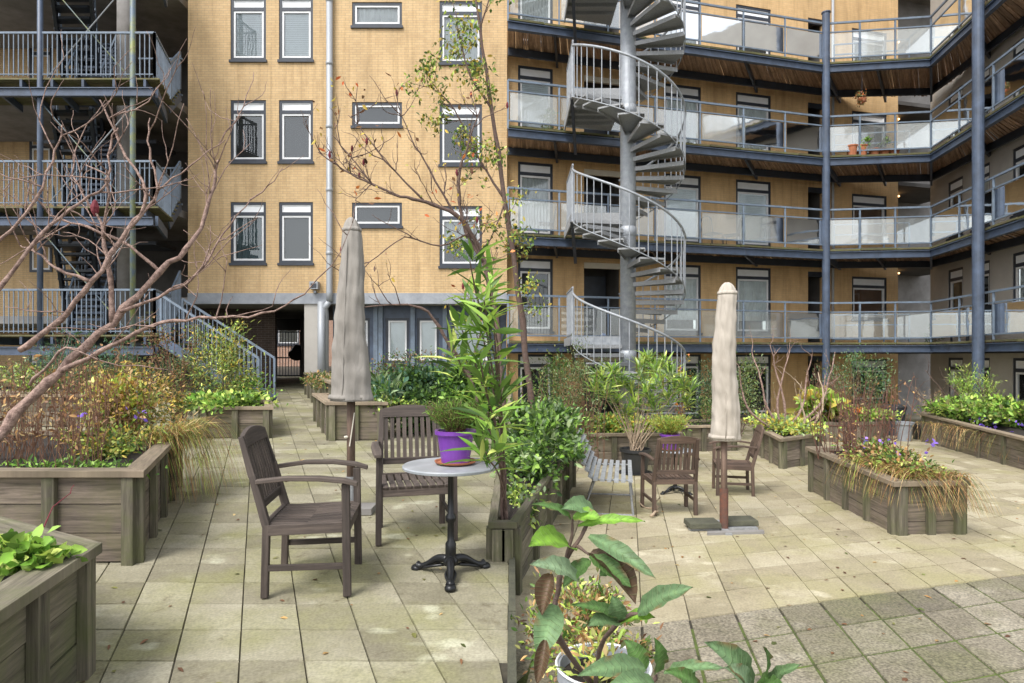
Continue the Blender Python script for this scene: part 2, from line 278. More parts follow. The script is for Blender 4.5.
class MB:
    def __init__(s): s.v = []; s.f = []; s.bl = []; s.rn = []
    def add(s, vs, fs, bl=None, rn=None):
        n = len(s.v); s.v += [tuple(v) for v in vs]; s.f += [tuple(i + n for i in f) for f in fs]
        if rn is None: rn = rng.random()
        if bl is None: bl = [tuple(v) for v in vs]
        s.bl += bl; s.rn += [rn] * len(vs)
    def hexa(s, p, rn=None, bl=None):   # 8 points: bottom 4 ccw, top 4 ccw
        s.add(p, [(3, 2, 1, 0), (4, 5, 6, 7), (0, 1, 5, 4), (1, 2, 6, 5), (2, 3, 7, 6), (3, 0, 4, 7)], bl, rn)
    def box(s, c, d, rn=None):
        x, y, z = c; a, b, h = d[0] / 2, d[1] / 2, d[2] / 2
        p = [(x - a, y - b, z - h), (x + a, y - b, z - h), (x + a, y + b, z - h), (x - a, y + b, z - h), (x - a, y - b, z + h), (x + a, y - b, z + h), (x + a, y + b, z + h), (x - a, y + b, z + h)]
        k = sorted(range(3), key=lambda i: -d[i]); o = rng.random() * 50
        s.hexa(p, rn, [(q[k[0]] + o, q[k[1]] + o, q[k[2]]) for q in p])
    def bb(s, x0, x1, y0, y1, z0, z1, rn=None): s.box(((x0 + x1) / 2, (y0 + y1) / 2, (z0 + z1) / 2), (abs(x1 - x0), abs(y1 - y0), abs(z1 - z0)), rn)
    def beam(s, p, q, w, h, up=(0, 0, 1), w2=None, h2=None, rn=None):
        p = Vector(p); q = Vector(q); d = (q - p); L = d.length
        if L < 1e-6: return
        d.normalize(); u = Vector(up)
        if abs(d.dot(u)) > .98: u = Vector((0, 1, 0))
        sx = d.cross(u).normalized(); u = sx.cross(d).normalized()
        w2 = w2 or w; h2 = h2 or h; o = rng.random() * 50; pts = []; bl = []
        for (c, W, H, l) in ((p, w, h, 0), (q, w2, h2, L)):
            for (a, b) in ((-1, -1), (1, -1), (1, 1), (-1, 1)):
                pts.append(c + sx * a * W / 2 + u * b * H / 2); bl.append((l + o, a * W / 2 + o, b * H / 2))
        s.add(pts, [(3, 2, 1, 0), (4, 5, 6, 7), (0, 1, 5, 4), (1, 2, 6, 5), (2, 3, 7, 6), (3, 0, 4, 7)], bl, rn)
    def tube(s, pts, rad, n=6, cap=True, rn=None):
        pts = [Vector(p) for p in pts]
        if not hasattr(rad, '__len__'): rad = [rad] * len(pts)
        vs = []; fs = []; prev = None; bl = []; l = 0
        for i, p in enumerate(pts):
            a = pts[max(i - 1, 0)]; b = pts[min(i + 1, len(pts) - 1)]
            d = (b - a)
            if d.length < 1e-9: d = Vector((0, 0, 1))
            d.normalize()
            if prev is None:
                u = Vector((0, 0, 1)) if abs(d.z) < .9 else Vector((1, 0, 0)); sx = d.cross(u).normalized()
            else: sx = (prev - d * prev.dot(d)).normalized()
            prev = sx; u = d.cross(sx)
            if i: l += (p - pts[i - 1]).length
            for k in range(n):
                t_ = 2 * math.pi * k / n
                vs.append(p + (sx * math.cos(t_) + u * math.sin(t_)) * rad[i]); bl.append((l, math.cos(t_) * rad[i], math.sin(t_) * rad[i]))
        for i in range(len(pts) - 1):
            for k in range(n):
                k2 = (k + 1) % n; fs.append((i * n + k, i * n + k2, (i + 1) * n + k2, (i + 1) * n + k))
        if cap: fs.append(tuple(range(n - 1, -1, -1))); fs.append(tuple(len(vs) - n + k for k in range(n)))
        s.add(vs, fs, bl, rn)
    def lathe(s, c, prof, n=20, fn=None, sx=1, sy=1):
        vs = []; fs = []
        for i, (r, z) in enumerate(prof):
            for k in range(n):
                t_ = 2 * math.pi * k / n; rr = r * (fn(t_, z, i) if fn else 1)
                vs.append((c[0] + rr * math.cos(t_) * sx, c[1] + rr * math.sin(t_) * sy, c[2] + z))
        for i in range(len(prof) - 1):
            for k in range(n):
                k2 = (k + 1) % n; fs.append((i * n + k, i * n + k2, (i + 1) * n + k2, (i + 1) * n + k))
        if prof[0][0] > 1e-4: fs.append(tuple(range(n - 1, -1, -1)))
        if prof[-1][0] > 1e-4: fs.append(tuple(len(vs) - n + k for k in range(n)))
        s.add(vs, fs)
    def quad(s, a, b, c, d, rn=None): s.add([a, b, c, d], [(0, 1, 2, 3)], None, rn)
    def poly_prism(s, pts, z0, z1, rn=None):
        n = len(pts); vs = [(p[0], p[1], z0) for p in pts] + [(p[0], p[1], z1) for p in pts]
        fs = [tuple(range(n - 1, -1, -1)), tuple(range(n, 2 * n))] + [(i, (i + 1) % n, (i + 1) % n + n, i + n) for i in range(n)]
        s.add(vs, fs, None, rn)
    def build(s, name, mat, parent=None, smooth=False, bevel=0):
        me = bpy.data.meshes.new(name); me.from_pydata(s.v, [], s.f)
        if len(s.v):
            a = me.attributes.new('bl', 'FLOAT_VECTOR', 'POINT'); a.data.foreach_set('vector', np.array(s.bl, dtype=np.float32).ravel())
            a = me.attributes.new('rn', 'FLOAT', 'POINT'); a.data.foreach_set('value', np.array(s.rn, dtype=np.float32))
        me.materials.append(MATS[mat])
        if smooth: me.polygons.foreach_set('use_smooth', [True] * len(me.polygons))
        me.update()
        ob = bpy.data.objects.new(name, me); col.objects.link(ob)
        if parent: ob.parent = parent
        if bevel:
            bm_ = ob.modifiers.new('bevel', 'BEVEL'); bm_.width = bevel; bm_.segments = 2; bm_.limit_method = 'ANGLE'
        return ob
class LB:
    """leaf cloud: every leaf is a folded blade with its own colour"""
    def __init__(s): s.P = []; s.D = []; s.N = []; s.L = []; s.W = []; s.C = []
    def add(s, P_, D, N_, L, W, C): s.P.append(P_); s.D.append(D); s.N.append(N_); s.L.append(L); s.W.append(W); s.C.append(C)
    def leaf(s, p, d, n, L, W, c):
        s.add(np.array([p], float), np.array([d], float), np.array([n], float), np.array([L], float), np.array([W], float), np.array([c], float))
    def build(s, name, parent=None, bend=.12):
        P_ = np.concatenate(s.P); D = np.concatenate(s.D); N_ = np.concatenate(s.N); L = np.concatenate(s.L)[:, None]; W = np.concatenate(s.W)[:, None]; C = np.concatenate(s.C)
        D /= np.linalg.norm(D, axis=1, keepdims=True) + 1e-9
        S = np.cross(D, N_); S /= np.linalg.norm(S, axis=1, keepdims=True) + 1e-9
        N_ = np.cross(S, D); n = len(P_)
        b = P_; m1 = P_ + D * L * .42 - N_ * W * .12; l = P_ + D * L * .40 + S * W / 2 + N_ * W * .08; r = P_ + D * L * .40 - S * W / 2 + N_ * W * .08
        l2 = P_ + D * L * .72 + S * W * .36 - N_ * L * bend * .5; r2 = P_ + D * L * .72 - S * W * .36 - N_ * L * bend * .5
        t_ = P_ + D * L - N_ * L * bend * 1.4; m2 = P_ + D * L * .74 - N_ * (W * .1 + L * bend * .6)
        V = np.stack([b, l, r, m1, l2, r2, m2, t_], 1).reshape(-1, 3)
        fs = np.array([[0, 3, 1], [0, 2, 3], [1, 3, 6], [1, 6, 4], [3, 2, 5], [3, 5, 6], [4, 6, 7], [6, 5, 7]])
        Fc = (np.arange(n)[:, None, None] * 8 + fs[None]).reshape(-1, 3)
        me = bpy.data.meshes.new(name); me.vertices.add(len(V)); me.vertices.foreach_set('co', V.astype(np.float32).ravel())
        me.loops.add(len(Fc) * 3); me.loops.foreach_set('vertex_index', Fc.astype(np.int32).ravel())
        me.polygons.add(len(Fc)); me.polygons.foreach_set('loop_start', np.arange(0, len(Fc) * 3, 3, dtype=np.int32))
        me.update(calc_edges=True)
        ca = me.color_attributes.new('Col', 'FLOAT_COLOR', 'POINT')
        cc = np.ones((n, 8, 4), np.float32); cc[:, :, :3] = C[:, None, :]; cc[:, [3, 6, 7], :3] *= 1.12
        ca.data.foreach_set('color', cc.ravel()); me.materials.append(MATS['leaf'])
        me.polygons.foreach_set('use_smooth', [True] * len(Fc))
        ob = bpy.data.objects.new(name, me); col.objects.link(ob)
        if parent: ob.parent = parent
        return ob

# ---------------------------------------------------------------- things
def tag(o, label, cat, group=None):
    o['label'] = label; o['category'] = cat
    if group: o['group'] = group
    return o
def thing(name, label, cat, loc=(0, 0, 0), rz=0, group=None):
    o = bpy.data.objects.new(name, None); col.objects.link(o); o.location = loc; o.rotation_euler = (0, 0, rz); o.empty_display_size = .2
    return tag(o, label, cat, group)
def struct(o): o['kind'] = 'structure'; return o
def dup(root, loc, rz, label, scale=None):
    r = root.copy(); col.objects.link(r); r.location = loc; r.rotation_euler = (0, 0, rz); r['label'] = label
    if scale: r.scale = (scale,) * 3
    for ch in list(root.children):
        c = ch.copy(); col.objects.link(c); c.parent = r
        for g in list(ch.children):
            d = g.copy(); col.objects.link(d); d.parent = c
    return r
def wallgrid(mb, x0, x1, z0, z1, holes, y=0, depth=.14, yb=None):
    """front skin of a wall with real openings and their reveals; holes = (x0,x1,z0,z1)"""
    xs = sorted({x0, x1, *[h[0] for h in holes], *[h[1] for h in holes]}); zs = sorted({z0, z1, *[h[2] for h in holes], *[h[3] for h in holes]})
    xs = [x for x in xs if x0 <= x <= x1]; zs = [z for z in zs if z0 <= z <= z1]
    for i in range(len(xs) - 1):
        for j in range(len(zs) - 1):
            cx = (xs[i] + xs[i + 1]) / 2; cz = (zs[j] + zs[j + 1]) / 2
            if any(h[0] < cx < h[1] and h[2] < cz < h[3] for h in holes): continue
            mb.quad((xs[i], y, zs[j]), (xs[i + 1], y, zs[j]), (xs[i + 1], y, zs[j + 1]), (xs[i], y, zs[j + 1]))
    for a, b, c, d in holes:
        c = max(c, z0); d = min(d, z1); e = y + depth
        mb.quad((a, y, c), (a, y, d), (a, e, d), (a, e, c)); mb.quad((b, y, d), (b, y, c), (b, e, c), (b, e, d))
        mb.quad((a, y, d), (b, y, d), (b, e, d), (a, e, d)); mb.quad((b, y, c), (a, y, c), (a, e, c), (b, e, c))
def ring(mb, x0, x1, z0, z1, w_, y0, y1):
    mb.bb(x0, x1, y0, y1, z0, z0 + w_); mb.bb(x0, x1, y0, y1, z1 - w_, z1); mb.bb(x0, x0 + w_, y0, y1, z0 + w_, z1 - w_); mb.bb(x1 - w_, x1, y0, y1, z0 + w_, z1 - w_)
def window(root, x0, x1, z0, z1, y=0, behind='dark_room', transom=True, sill=True, bk=.35, part=1.0):
    m = MB(); ring(m, x0, x1, z0, z1, .07, y + .02, y + .11)
    zt = z1 - .07; zs = z0 + .07
    if transom:
        th = min(.2, (z1 - z0) * .16); m.bb(x0 + .07, x1 - .07, y + .021, y + .109, z1 - .07 - th - .09, z1 - .07 - th); zt = z1 - .07 - th - .09
    w_ = m.build('window', 'dark_frame', root)
    if transom:
        q = MB(); ring(q, x0 + .072, x1 - .072, z1 - .07 - th + .001, z1 - .071, .025, y + .04, y + .09); q.bb(x0 + .09, x1 - .09, y + .055, y + .075, z1 - .07 - th + .02, z1 - .09)
        q.build('transom_panel', 'blind', w_)
    q = MB(); ring(q, x0 + .072, x1 - .072, zs + .002, zt - .002, .05, y + .035, y + .095); q.build('sash', 'white_paint', w_)
    q = MB(); q.quad((x0 + .12, y + .07, zs + .05), (x1 - .12, y + .07, zs + .05), (x1 - .12, y + .07, zt - .05), (x0 + .12, y + .07, zt - .05)); q.build('pane', 'window_glass', w_)
    q = MB(); a, b_ = x0 + .08, x1 - .08
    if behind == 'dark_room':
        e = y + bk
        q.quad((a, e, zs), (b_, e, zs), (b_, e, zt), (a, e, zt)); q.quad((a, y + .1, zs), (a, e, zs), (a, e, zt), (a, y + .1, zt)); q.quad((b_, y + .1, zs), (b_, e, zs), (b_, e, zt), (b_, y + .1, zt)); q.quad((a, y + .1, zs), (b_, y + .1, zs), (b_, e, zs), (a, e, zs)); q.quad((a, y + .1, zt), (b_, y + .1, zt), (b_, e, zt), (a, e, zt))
        q.build('room_shade_sheet', 'dark_room', w_)
    else:
        zlow = zt - (zt - zs) * part
        n = 22
        if behind in ('curtain', 'teal_curtain'):
            vs = []; 
            for i in range(n * 2 + 1):
                x = a + (b_ - a) * i / (n * 2); yy = y + .135 + .025 * math.sin(i * 1.3) + .01 * math.sin(i * .7); vs += [(x, yy, zlow), (x, yy, zt)]
            q.add(vs, [(2 * i, 2 * i + 2, 2 * i + 3, 2 * i + 1) for i in range(n * 2)]); q.build('curtain', behind, w_, smooth=True)
        else:
            k = max(4, int((zt - zlow) / .05))
            for i in range(k):
                z = zlow + (zt - zlow) * (i + .5) / k; q.add([(a, y + .098, z - .026), (b_, y + .098, z - .026), (b_, y + .108, z + .026), (a, y + .108, z + .026)], [(0, 1, 2, 3)])
            q.build('blind', behind, w_)
        q = MB(); q.quad((a, y + .3, zs), (b_, y + .3, zs), (b_, y + .3, zt), (a, y + .3, zt)); q.build('room_shade_sheet', 'dark_room', w_)
    if sill:
        q = MB(); q.bb(x0 - .03, x1 + .03, y - .05, y + .018, z0 - .07, z0 - .003); q.build('sill', 'dark_frame', w_)
    return w_

# ---------------------------------------------------------------- plants
PAL = dict(green=[(.05, .11, .02), (.09, .17, .03), (.14, .24, .05)], bright=[(.14, .28, .04), (.22, .40, .06), (.32, .50, .10)],
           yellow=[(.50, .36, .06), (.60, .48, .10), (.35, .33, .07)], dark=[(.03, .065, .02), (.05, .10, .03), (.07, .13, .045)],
           pale=[(.22, .30, .16), (.32, .40, .20), (.16, .24, .10)], brown=[(.20, .10, .05), (.30, .17, .08), (.14, .07, .04)],
           straw=[(.50, .32, .13), (.40, .22, .08), (.55, .42, .2)], lime=[(.42, .55, .10), (.52, .60, .16), (.30, .44, .08)], olive=[(.14, .16, .05), (.22, .22, .07), (.10, .12, .04)],
           violet=[(.22, .12, .62), (.30, .18, .75)], blue_green=[(.08, .17, .11), (.12, .22, .14), (.05, .12, .07)], orange=[(.62, .20, .05), (.5, .12, .04)])
def colours(pals, n, jit=.2):
    allc = np.array([c for p in pals for c in PAL[p]]); i = nrng.integers(0, len(allc), n)
    return np.clip(allc[i] * (1 + nrng.normal(0, jit, (n, 1))), .005, .9)
def cloud(lb, c, r, n, L, W, pals, clumps=14, up=.5, csize=.38, jit=.35, shell=.5):
    c = np.array(c, float); r = np.array(r, float)
    d = nrng.normal(size=(clumps, 3)); d /= np.linalg.norm(d, axis=1, keepdims=True)
    cc = c + d * r * (shell + (1 - shell) * nrng.random((clumps, 1))) * .85
    cc[:, 2] = np.maximum(cc[:, 2], c[2] - r[2] * .8)
    k = nrng.integers(0, clumps, n); sz = csize * (.6 + .8 * nrng.random((clumps, 1)))
    q = nrng.normal(size=(n, 3)) * .55; p = cc[k] + q * r * sz[k]
    D = (p - c) / r + nrng.normal(size=(n, 3)) * .8 + np.array([0, 0, up]); Nn = nrng.normal(size=(n, 3)) * .6 + np.array([0, -.25, 1])
    cl = colours(pals, n) * (.75 + .5 * nrng.random((clumps, 1)))[k]
    lb.add(p, D, Nn, L * (1 + nrng.normal(0, jit * .6, n)).clip(.4, 1.8), W * (1 + nrng.normal(0, jit * .6, n)).clip(.4, 1.8), cl)
    return cc
def bush(name, label, base, r, n, L, W, pals, clumps=14, stems=8, cat='shrub', group=None, h0=0, up=.5, csize=.38, stem='bark', sr=.006, extra=None, shell=.5):
    root = thing(name, label, cat, base, 0, group); lb = LB()
    cc = cloud(lb, (0, 0, r[2] + h0), r, n, L, W, pals, clumps, up, csize, shell=shell)
    if extra:
        for e in extra: cloud(lb, *e)
    lb.build('foliage', root)
    m = MB()
    for i in range(min(stems, clumps)):
        q = Vector(cc[i]); b0 = Vector((rng.uniform(-.15, .15) * r[0], rng.uniform(-.15, .15) * r[1], 0)); mid = b0.lerp(q, .5) + Vector((rng.uniform(-.1, .1) * r[0], rng.uniform(-.1, .1) * r[1], .06 * r[2]))
        m.tube([b0, mid, q], [sr * 1.4, sr, sr * .5], 5)
    m.build('stem', stem, root); return root
def wig(pts, k, amp):
    """resample a polyline smoothly with k points per span and some wander"""
    pts = [Vector(p) for p in pts]; out = []
    for i in range(len(pts) - 1):
        p0 = pts[max(i - 1, 0)]; p1 = pts[i]; p2 = pts[i + 1]; p3 = pts[min(i + 2, len(pts) - 1)]
        for j in range(k):
            t_ = j / k; q = .5 * ((2 * p1) + (p2 - p0) * t_ + (2 * p0 - 5 * p1 + 4 * p2 - p3) * t_ * t_ + (3 * p1 - p0 - 3 * p2 + p3) * t_ ** 3)
            if i or j: q = q + Vector((rng.gauss(0, amp), rng.gauss(0, amp), rng.gauss(0, amp)))
            out.append(q)
    out.append(pts[-1]); return out
def limb(m, pts, r0, r1, k=4, amp=.006, n=6):
    q = wig(pts, k, amp); L = len(q); m.tube(q, [(r0 + (r1 - r0) * i / (L - 1)) * (1.16 if i % 3 == 1 else rng.uniform(.9, 1)) for i in range(L)], n); return q
def twigs(m, path, n, length, r, depth=1, up=.4, spread=1, tips=None, flat=None, amp=.012):
    for i in range(n):
        k = rng.randint(max(1, len(path) // 5), len(path) - 1); p = path[k]; a = (path[k] - path[k - 1]).normalized()
        d = (a * .6 + Vector((rng.gauss(0, 1), rng.gauss(0, .6 if flat else 1), rng.gauss(0, .8))) * spread * .6 + Vector((0, 0, up))).normalized()
        L = length * rng.uniform(.5, 1.2); e = p + d * L; mid = p + d * L * .5 + Vector((rng.gauss(0, .08), rng.gauss(0, .08), rng.gauss(-.03, .05))) * L
        q = wig([p, mid, e], 3, amp * L); m.tube(q, [r * (1 - .65 * j / (len(q) - 1)) for j in range(len(q))], 4)
        if tips is not None: tips.append(e)
        if depth > 1: twigs(m, q, max(2, n // 3), length * .5, r * .6, depth - 1, up, spread, tips, flat, amp)
# ================================================================ GROUND
def ground_sheet(name, x0, x1, sgn, mat, dz=-.012, y0=-14, y1=60):
    m = MB(); z = lambda y: sgn * SL * y + dz
    m.quad((x0, y0, z(y0)), (x1, y0, z(y0)), (x1, y1, z(y1)), (x0, y1, z(y1)))
    return struct(m.build(name, mat))
ground_sheet('ground', -60, 0, 1, 'joint_dark'); 
g2 = ground_sheet('ground', 0, 60, -1, 'joint_dark'); g2.name = 'ground_right'
def tiles(name, mat, cells, sgn, gap, th=.012, jit=.0015):
    m = MB()
    for (a, b, c, d) in cells:
        cx = (a[0] + b[0] + c[0] + d[0]) / 4; cy = (a[1] + b[1] + c[1] + d[1]) / 4; j = rng.uniform(-jit, jit); tx = rng.uniform(-jit, jit); ty = rng.uniform(-jit, jit)
        rot = rng.uniform(-.004, .004); out = []
        for q, zz, s in [(p, 0, 1 - gap) for p in (a, b, c, d)] + [(p, 1, 1 - gap - .018) for p in (a, b, c, d)]:
            dx = (q[0] - cx) * s; dy = (q[1] - cy) * s; dx, dy = dx - rot * dy, dy + rot * dx
            x = cx + dx; y = cy + dy
            out.append((x, y, sgn * SL * y + (-th if zz == 0 else j + tx * dx / .15 + ty * dy / .15)))
        m.hexa(out)
    return struct(m.build(name, mat))
cl = []
for i in range(-58, 40):
    for k in range(-4, 76):
        def c(u, v): Y = 2.955 + .315 * (k + v); return (-.385 + .3 * (i + u) - .397 * Y, Y)
        q = [c(0, 0), c(1, 0), c(1, 1), c(0, 1)]
        if min(p[0] for p in q) > -.1 or min(p[0] for p in q) < -15 or q[0][1] > 25: continue
        q = [(min(p[0], -.02), p[1]) for p in q]
        cl.append(q)
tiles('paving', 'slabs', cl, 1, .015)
cr = []; cm = []
for i in range(-12, 64):
    for k in range(-9, 62):
        def c(u, v):
            Xp = .368 + .292 * (i + u); b0 = 3.55 + .38 * (k + v)
            # X = Xp + .183 Y ; Y = b0 + .32 X
            Y = (b0 + .32 * Xp) / (1 - .32 * .183); return (Xp + .183 * Y, Y)
        q = [c(0, 0), c(1, 0), c(1, 1), c(0, 1)]
        if max(p[0] for p in q) < .1 or max(p[0] for p in q) > 16 or min(p[1] for p in q) < -1: continue
        q = [(max(p[0], .02), p[1]) for p in q]
        (cm if k < 0 else cr).append(q)
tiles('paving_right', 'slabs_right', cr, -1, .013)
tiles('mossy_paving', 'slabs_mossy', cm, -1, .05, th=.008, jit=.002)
m = MB(); 
def c2(Xp, b0): Y = (b0 + .32 * Xp) / (1 - .32 * .183); return (Xp + .183 * Y, Y)
pts = [c2(-1, -3), c2(14, -3), c2(14, 3.53), c2(-1, 3.53)]
m.add([(max(p[0], .01), p[1], -SL * p[1] - .0065) for p in pts], [(0, 1, 2, 3)]); struct(m.build('moss_joints', 'joint_moss'))
# low retaining kerb where the two paved levels meet
m = MB()
for i in range(14):
    y = 2.4 + i * 1.05; m.hexa([(-.02, y, gr(y) - .05), (.02, y, gr(y) - .05), (.02, y + 1.04, gr(y) - .05), (-.02, y + 1.04, gr(y) - .05), (-.02, y, gl(y) + .02), (.02, y, gl(y) + .02), (.02, y + 1.04, gl(y + 1) + .02), (-.02, y + 1.04, gl(y + 1) + .02)])
struct(m.build('kerb', 'moss_slab'))

# ================================================================ LEFT BUILDING
YF = 17.3; KL = YF / F
bx = lambda px: (px - 512) * KL
zl = lambda y: EYE + (HZ - y) * KL
B = thing('brick_building', 'yellow brick apartment block with grey framed windows and white drainpipe above a dark passage', 'building', (0, YF, 0))
cols = [(230.5, 266), (279, 313), (439.5, 482)]
rows = [(-3, 60), (100, 161.5), (202, 263)]
holes = []; wl = []
for ci, (a, b) in enumerate(cols):
    for ri, (t_, u) in enumerate(rows):
        if ci == 2: t_ += 4; u += 3
        h = (bx(a), bx(b), zl(u), zl(t_)); holes.append(h); wl.append((h, ci, ri))
sm = [(352, 402, 2, 26), (352, 402, 102, 126), (352, 402, 202.5, 226)]
for a, b, t_, u in sm: holes.append((bx(a), bx(b), zl(u), zl(t_)))
m = MB(); wallgrid(m, bx(188), bx(507), zl(293), 12.9, holes, 0, .16)
m.quad((bx(188), 0, zl(293)), (bx(188), 0, 12.9), (bx(188) - 2.2, 6, 12.9), (bx(188) - 2.2, 6, zl(293)))
m.quad((bx(507), 0, -.6), (bx(507), 6, -.6), (bx(507), 6, 12.9), (bx(507), 0, 12.9))
m.build('wall', 'yellow_brick', B)
beh = {(0, 0): 'blind', (1, 0): 'blind', (0, 1): 'dark_room', (1, 1): 'dark_room', (0, 2): 'teal_curtain', (1, 2): 'dark_room', (2, 0): 'curtain', (2, 1): 'dark_room', (2, 2): 'curtain'}
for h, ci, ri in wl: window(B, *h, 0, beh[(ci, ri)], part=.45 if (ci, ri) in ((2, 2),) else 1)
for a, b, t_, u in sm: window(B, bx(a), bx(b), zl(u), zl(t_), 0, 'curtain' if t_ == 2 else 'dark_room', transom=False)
m = MB(); m.bb(bx(188), bx(507), -.03, .3, 2.90, zl(293) - .004); m.build('floor_band', 'band_grey', B)
m = MB(); m.bb(-9.4, bx(507), .3, 8, 2.90, 3.1); m.build('soffit', 'concrete', B)
m = MB(); m.bb(-15, 0, -.1, 8, 12.9, 13.1); m.build('roof_slab', 'concrete', B)
# passage
def wallseg(mb, a, b, z0, z1, th=.12):
    d = Vector((b[0] - a[0], b[1] - a[1], 0)).normalized(); n_ = Vector((-d.y, d.x, 0)) * th
    p = [(a[0], a[1]), (b[0], b[1]), (b[0] + n_.x, b[1] + n_.y), (a[0] + n_.x, a[1] + n_.y)]
    mb.hexa([(*q, z0) for q in p] + [(*q, z1) for q in p])
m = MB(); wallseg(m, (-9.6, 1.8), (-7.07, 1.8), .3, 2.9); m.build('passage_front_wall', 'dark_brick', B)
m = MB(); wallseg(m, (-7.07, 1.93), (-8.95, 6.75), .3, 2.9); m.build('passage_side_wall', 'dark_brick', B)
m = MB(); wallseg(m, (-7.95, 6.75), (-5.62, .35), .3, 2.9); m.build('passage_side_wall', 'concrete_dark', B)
m = MB(); m.bb(-5.62, -5.2, .02, .5, .3, 2.9); m.build('pier', 'wing_render', B)
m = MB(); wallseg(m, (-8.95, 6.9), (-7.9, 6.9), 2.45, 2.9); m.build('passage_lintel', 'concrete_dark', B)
pg = MB()
ring(pg, -8.93, -7.93, .72, 2.42, .05, 6.78, 6.83)
for i in range(9): pg.bb(-8.86 + i * .108, -8.84 + i * .108, 6.79, 6.815, .75, 2.4)
pg.bb(-8.9, -7.95, 6.785, 6.82, 1.4, 1.45); pg.build('gate', 'dark_frame', B)
pg = MB(); pg.tube([(-7.98, 6.6, 1.75), (-8.0, 6.3, 1.5)], [.22, .25], 10); pg.build('hose_reel', 'black_plastic', B)
# glazed ground floor to the right of the passage
g = MB(); hl = []
wins = [(345, 370, 318, 392, 'dark_room'), (385.5, 409, 318, 363, 'blind'), (417, 439, 318, 363, 'blind'), (452, 490, 318, 363, 'blind')]
KG = (YF + .7) / F; gx = lambda px: (px - 512) * KG; gz = lambda y: EYE + (HZ - y) * KG
for a, b, t_, u, s in wins: hl.append((gx(a), gx(b), gz(u), gz(t_)))
wallgrid(g, gx(333), gx(507), .2, 2.9, hl, .7, .1); g.build('shopfront_wall', 'blue_steel', B)
for (a, b, t_, u, s), h in zip(wins, hl): window(B, *h, .7, s, transom=False, sill=False, bk=1.2)
for px in (336, 376, 381, 413, 445, 497): g = MB(); g.bb(gx(px) - .06, gx(px) + .06, .62, .698, .3, 2.9); g.build('mullion', 'blue_rail', B)
m = MB(); x = bx(330.5); m.tube([(x, -.1, 13), (x, -.1, 3.2), (x, -.1, 2.95)], .085, 10); m.tube([(x, -.1, 2.96), (x - .12, -.08, 2.8), (x - .14, .05, 2.6), (x - .14, .05, .45)], .08, 10)
for z in (4.2, 5.9, 7.6, 9.3, 11): m.lathe((x, -.1, z), [(.086, 0), (.1, .01), (.1, .09), (.086, .1)], 10)
m.build('drainpipe', 'lead_pipe', B, smooth=True)
m = MB(); x = bx(322); m.tube([(x, -.06, 2.95), (x, -.06, .45)], .1, 10); m.build('drainpipe', 'lead_pipe', B, smooth=True)
m = MB(); x = bx(316); m.box((x, -.12, zl(286)), (.22, .2, .2)); m.beam((x, 0, zl(293)), (x, -.12, zl(292)), .06, .06); L_ = m.build('floodlight', 'galvanised', B)
m = MB(); m.box((x, -.225, zl(286.5)), (.15, .01, .12)); m.build('lens', 'dark_frame', L_)
# recessed bay behind the stair tower
m = MB(); m.bb(-18, -13.7, 2.6, 2.8, 0, 12.9); m.build('bay_back_wall', 'yellow_brick', B)
m = MB(); m.bb(-14.6, -9.2, 3.6, 3.8, 0, 12.9); m.build('bay_back_wall', 'concrete_dark', B)  # dark concrete carried on in place of yellow brick, standing in for shade
for px, w_ in ((30, .7),):
    for k in range(4):
        z = 2.9 * k + .3; m = MB()
        x = (px - 512) / F * 19.9; window(B, x, x + w_, z + .9, z + 2.2, 2.55, 'dark_room', sill=False)
for k, z in enumerate((2.55, 5.45, 8.35, 11.25)):
    m = MB(); m.bb(-18, -8.95, -.3, 3.6, z - .2, z); m.build('floor_slab', 'concrete', B)  # gallery slabs, extended left over the whole bay to darken it
m = MB(); m.tube([(-10.25, -.35, .3), (-10.25, -.35, 12.9)], .19, 16); m.build('column', 'concrete', B, smooth=True)
for z in (5.45, 8.35, 11.25):
    m = MB()
    for zz in (z + 1.02, z + .06): m.beam((-9.9, -.33, zz), (bx(188) + .02, -.33, zz), .05, .04)
    for i in range(10): m.beam((-9.85 + i * .115, -.33, z + .05), (-9.85 + i * .115, -.33, z + 1.02), .02, .02)
    m.build('gallery_railing', 'blue_rail', B)
# far street wall beyond the gate
SB = thing('street_building', 'pinkish brick building seen through the bars of the passage gate', 'building', (-11.6, 34, 0))
m = MB(); wallgrid(m, -5, 5, .5, 9, [(-.9, .3, 2.1, 3.6)], 0, .2); m.build('wall', 'pink_brick', SB); window(SB, -.9, .3, 2.1, 3.6, 0, 'curtain')

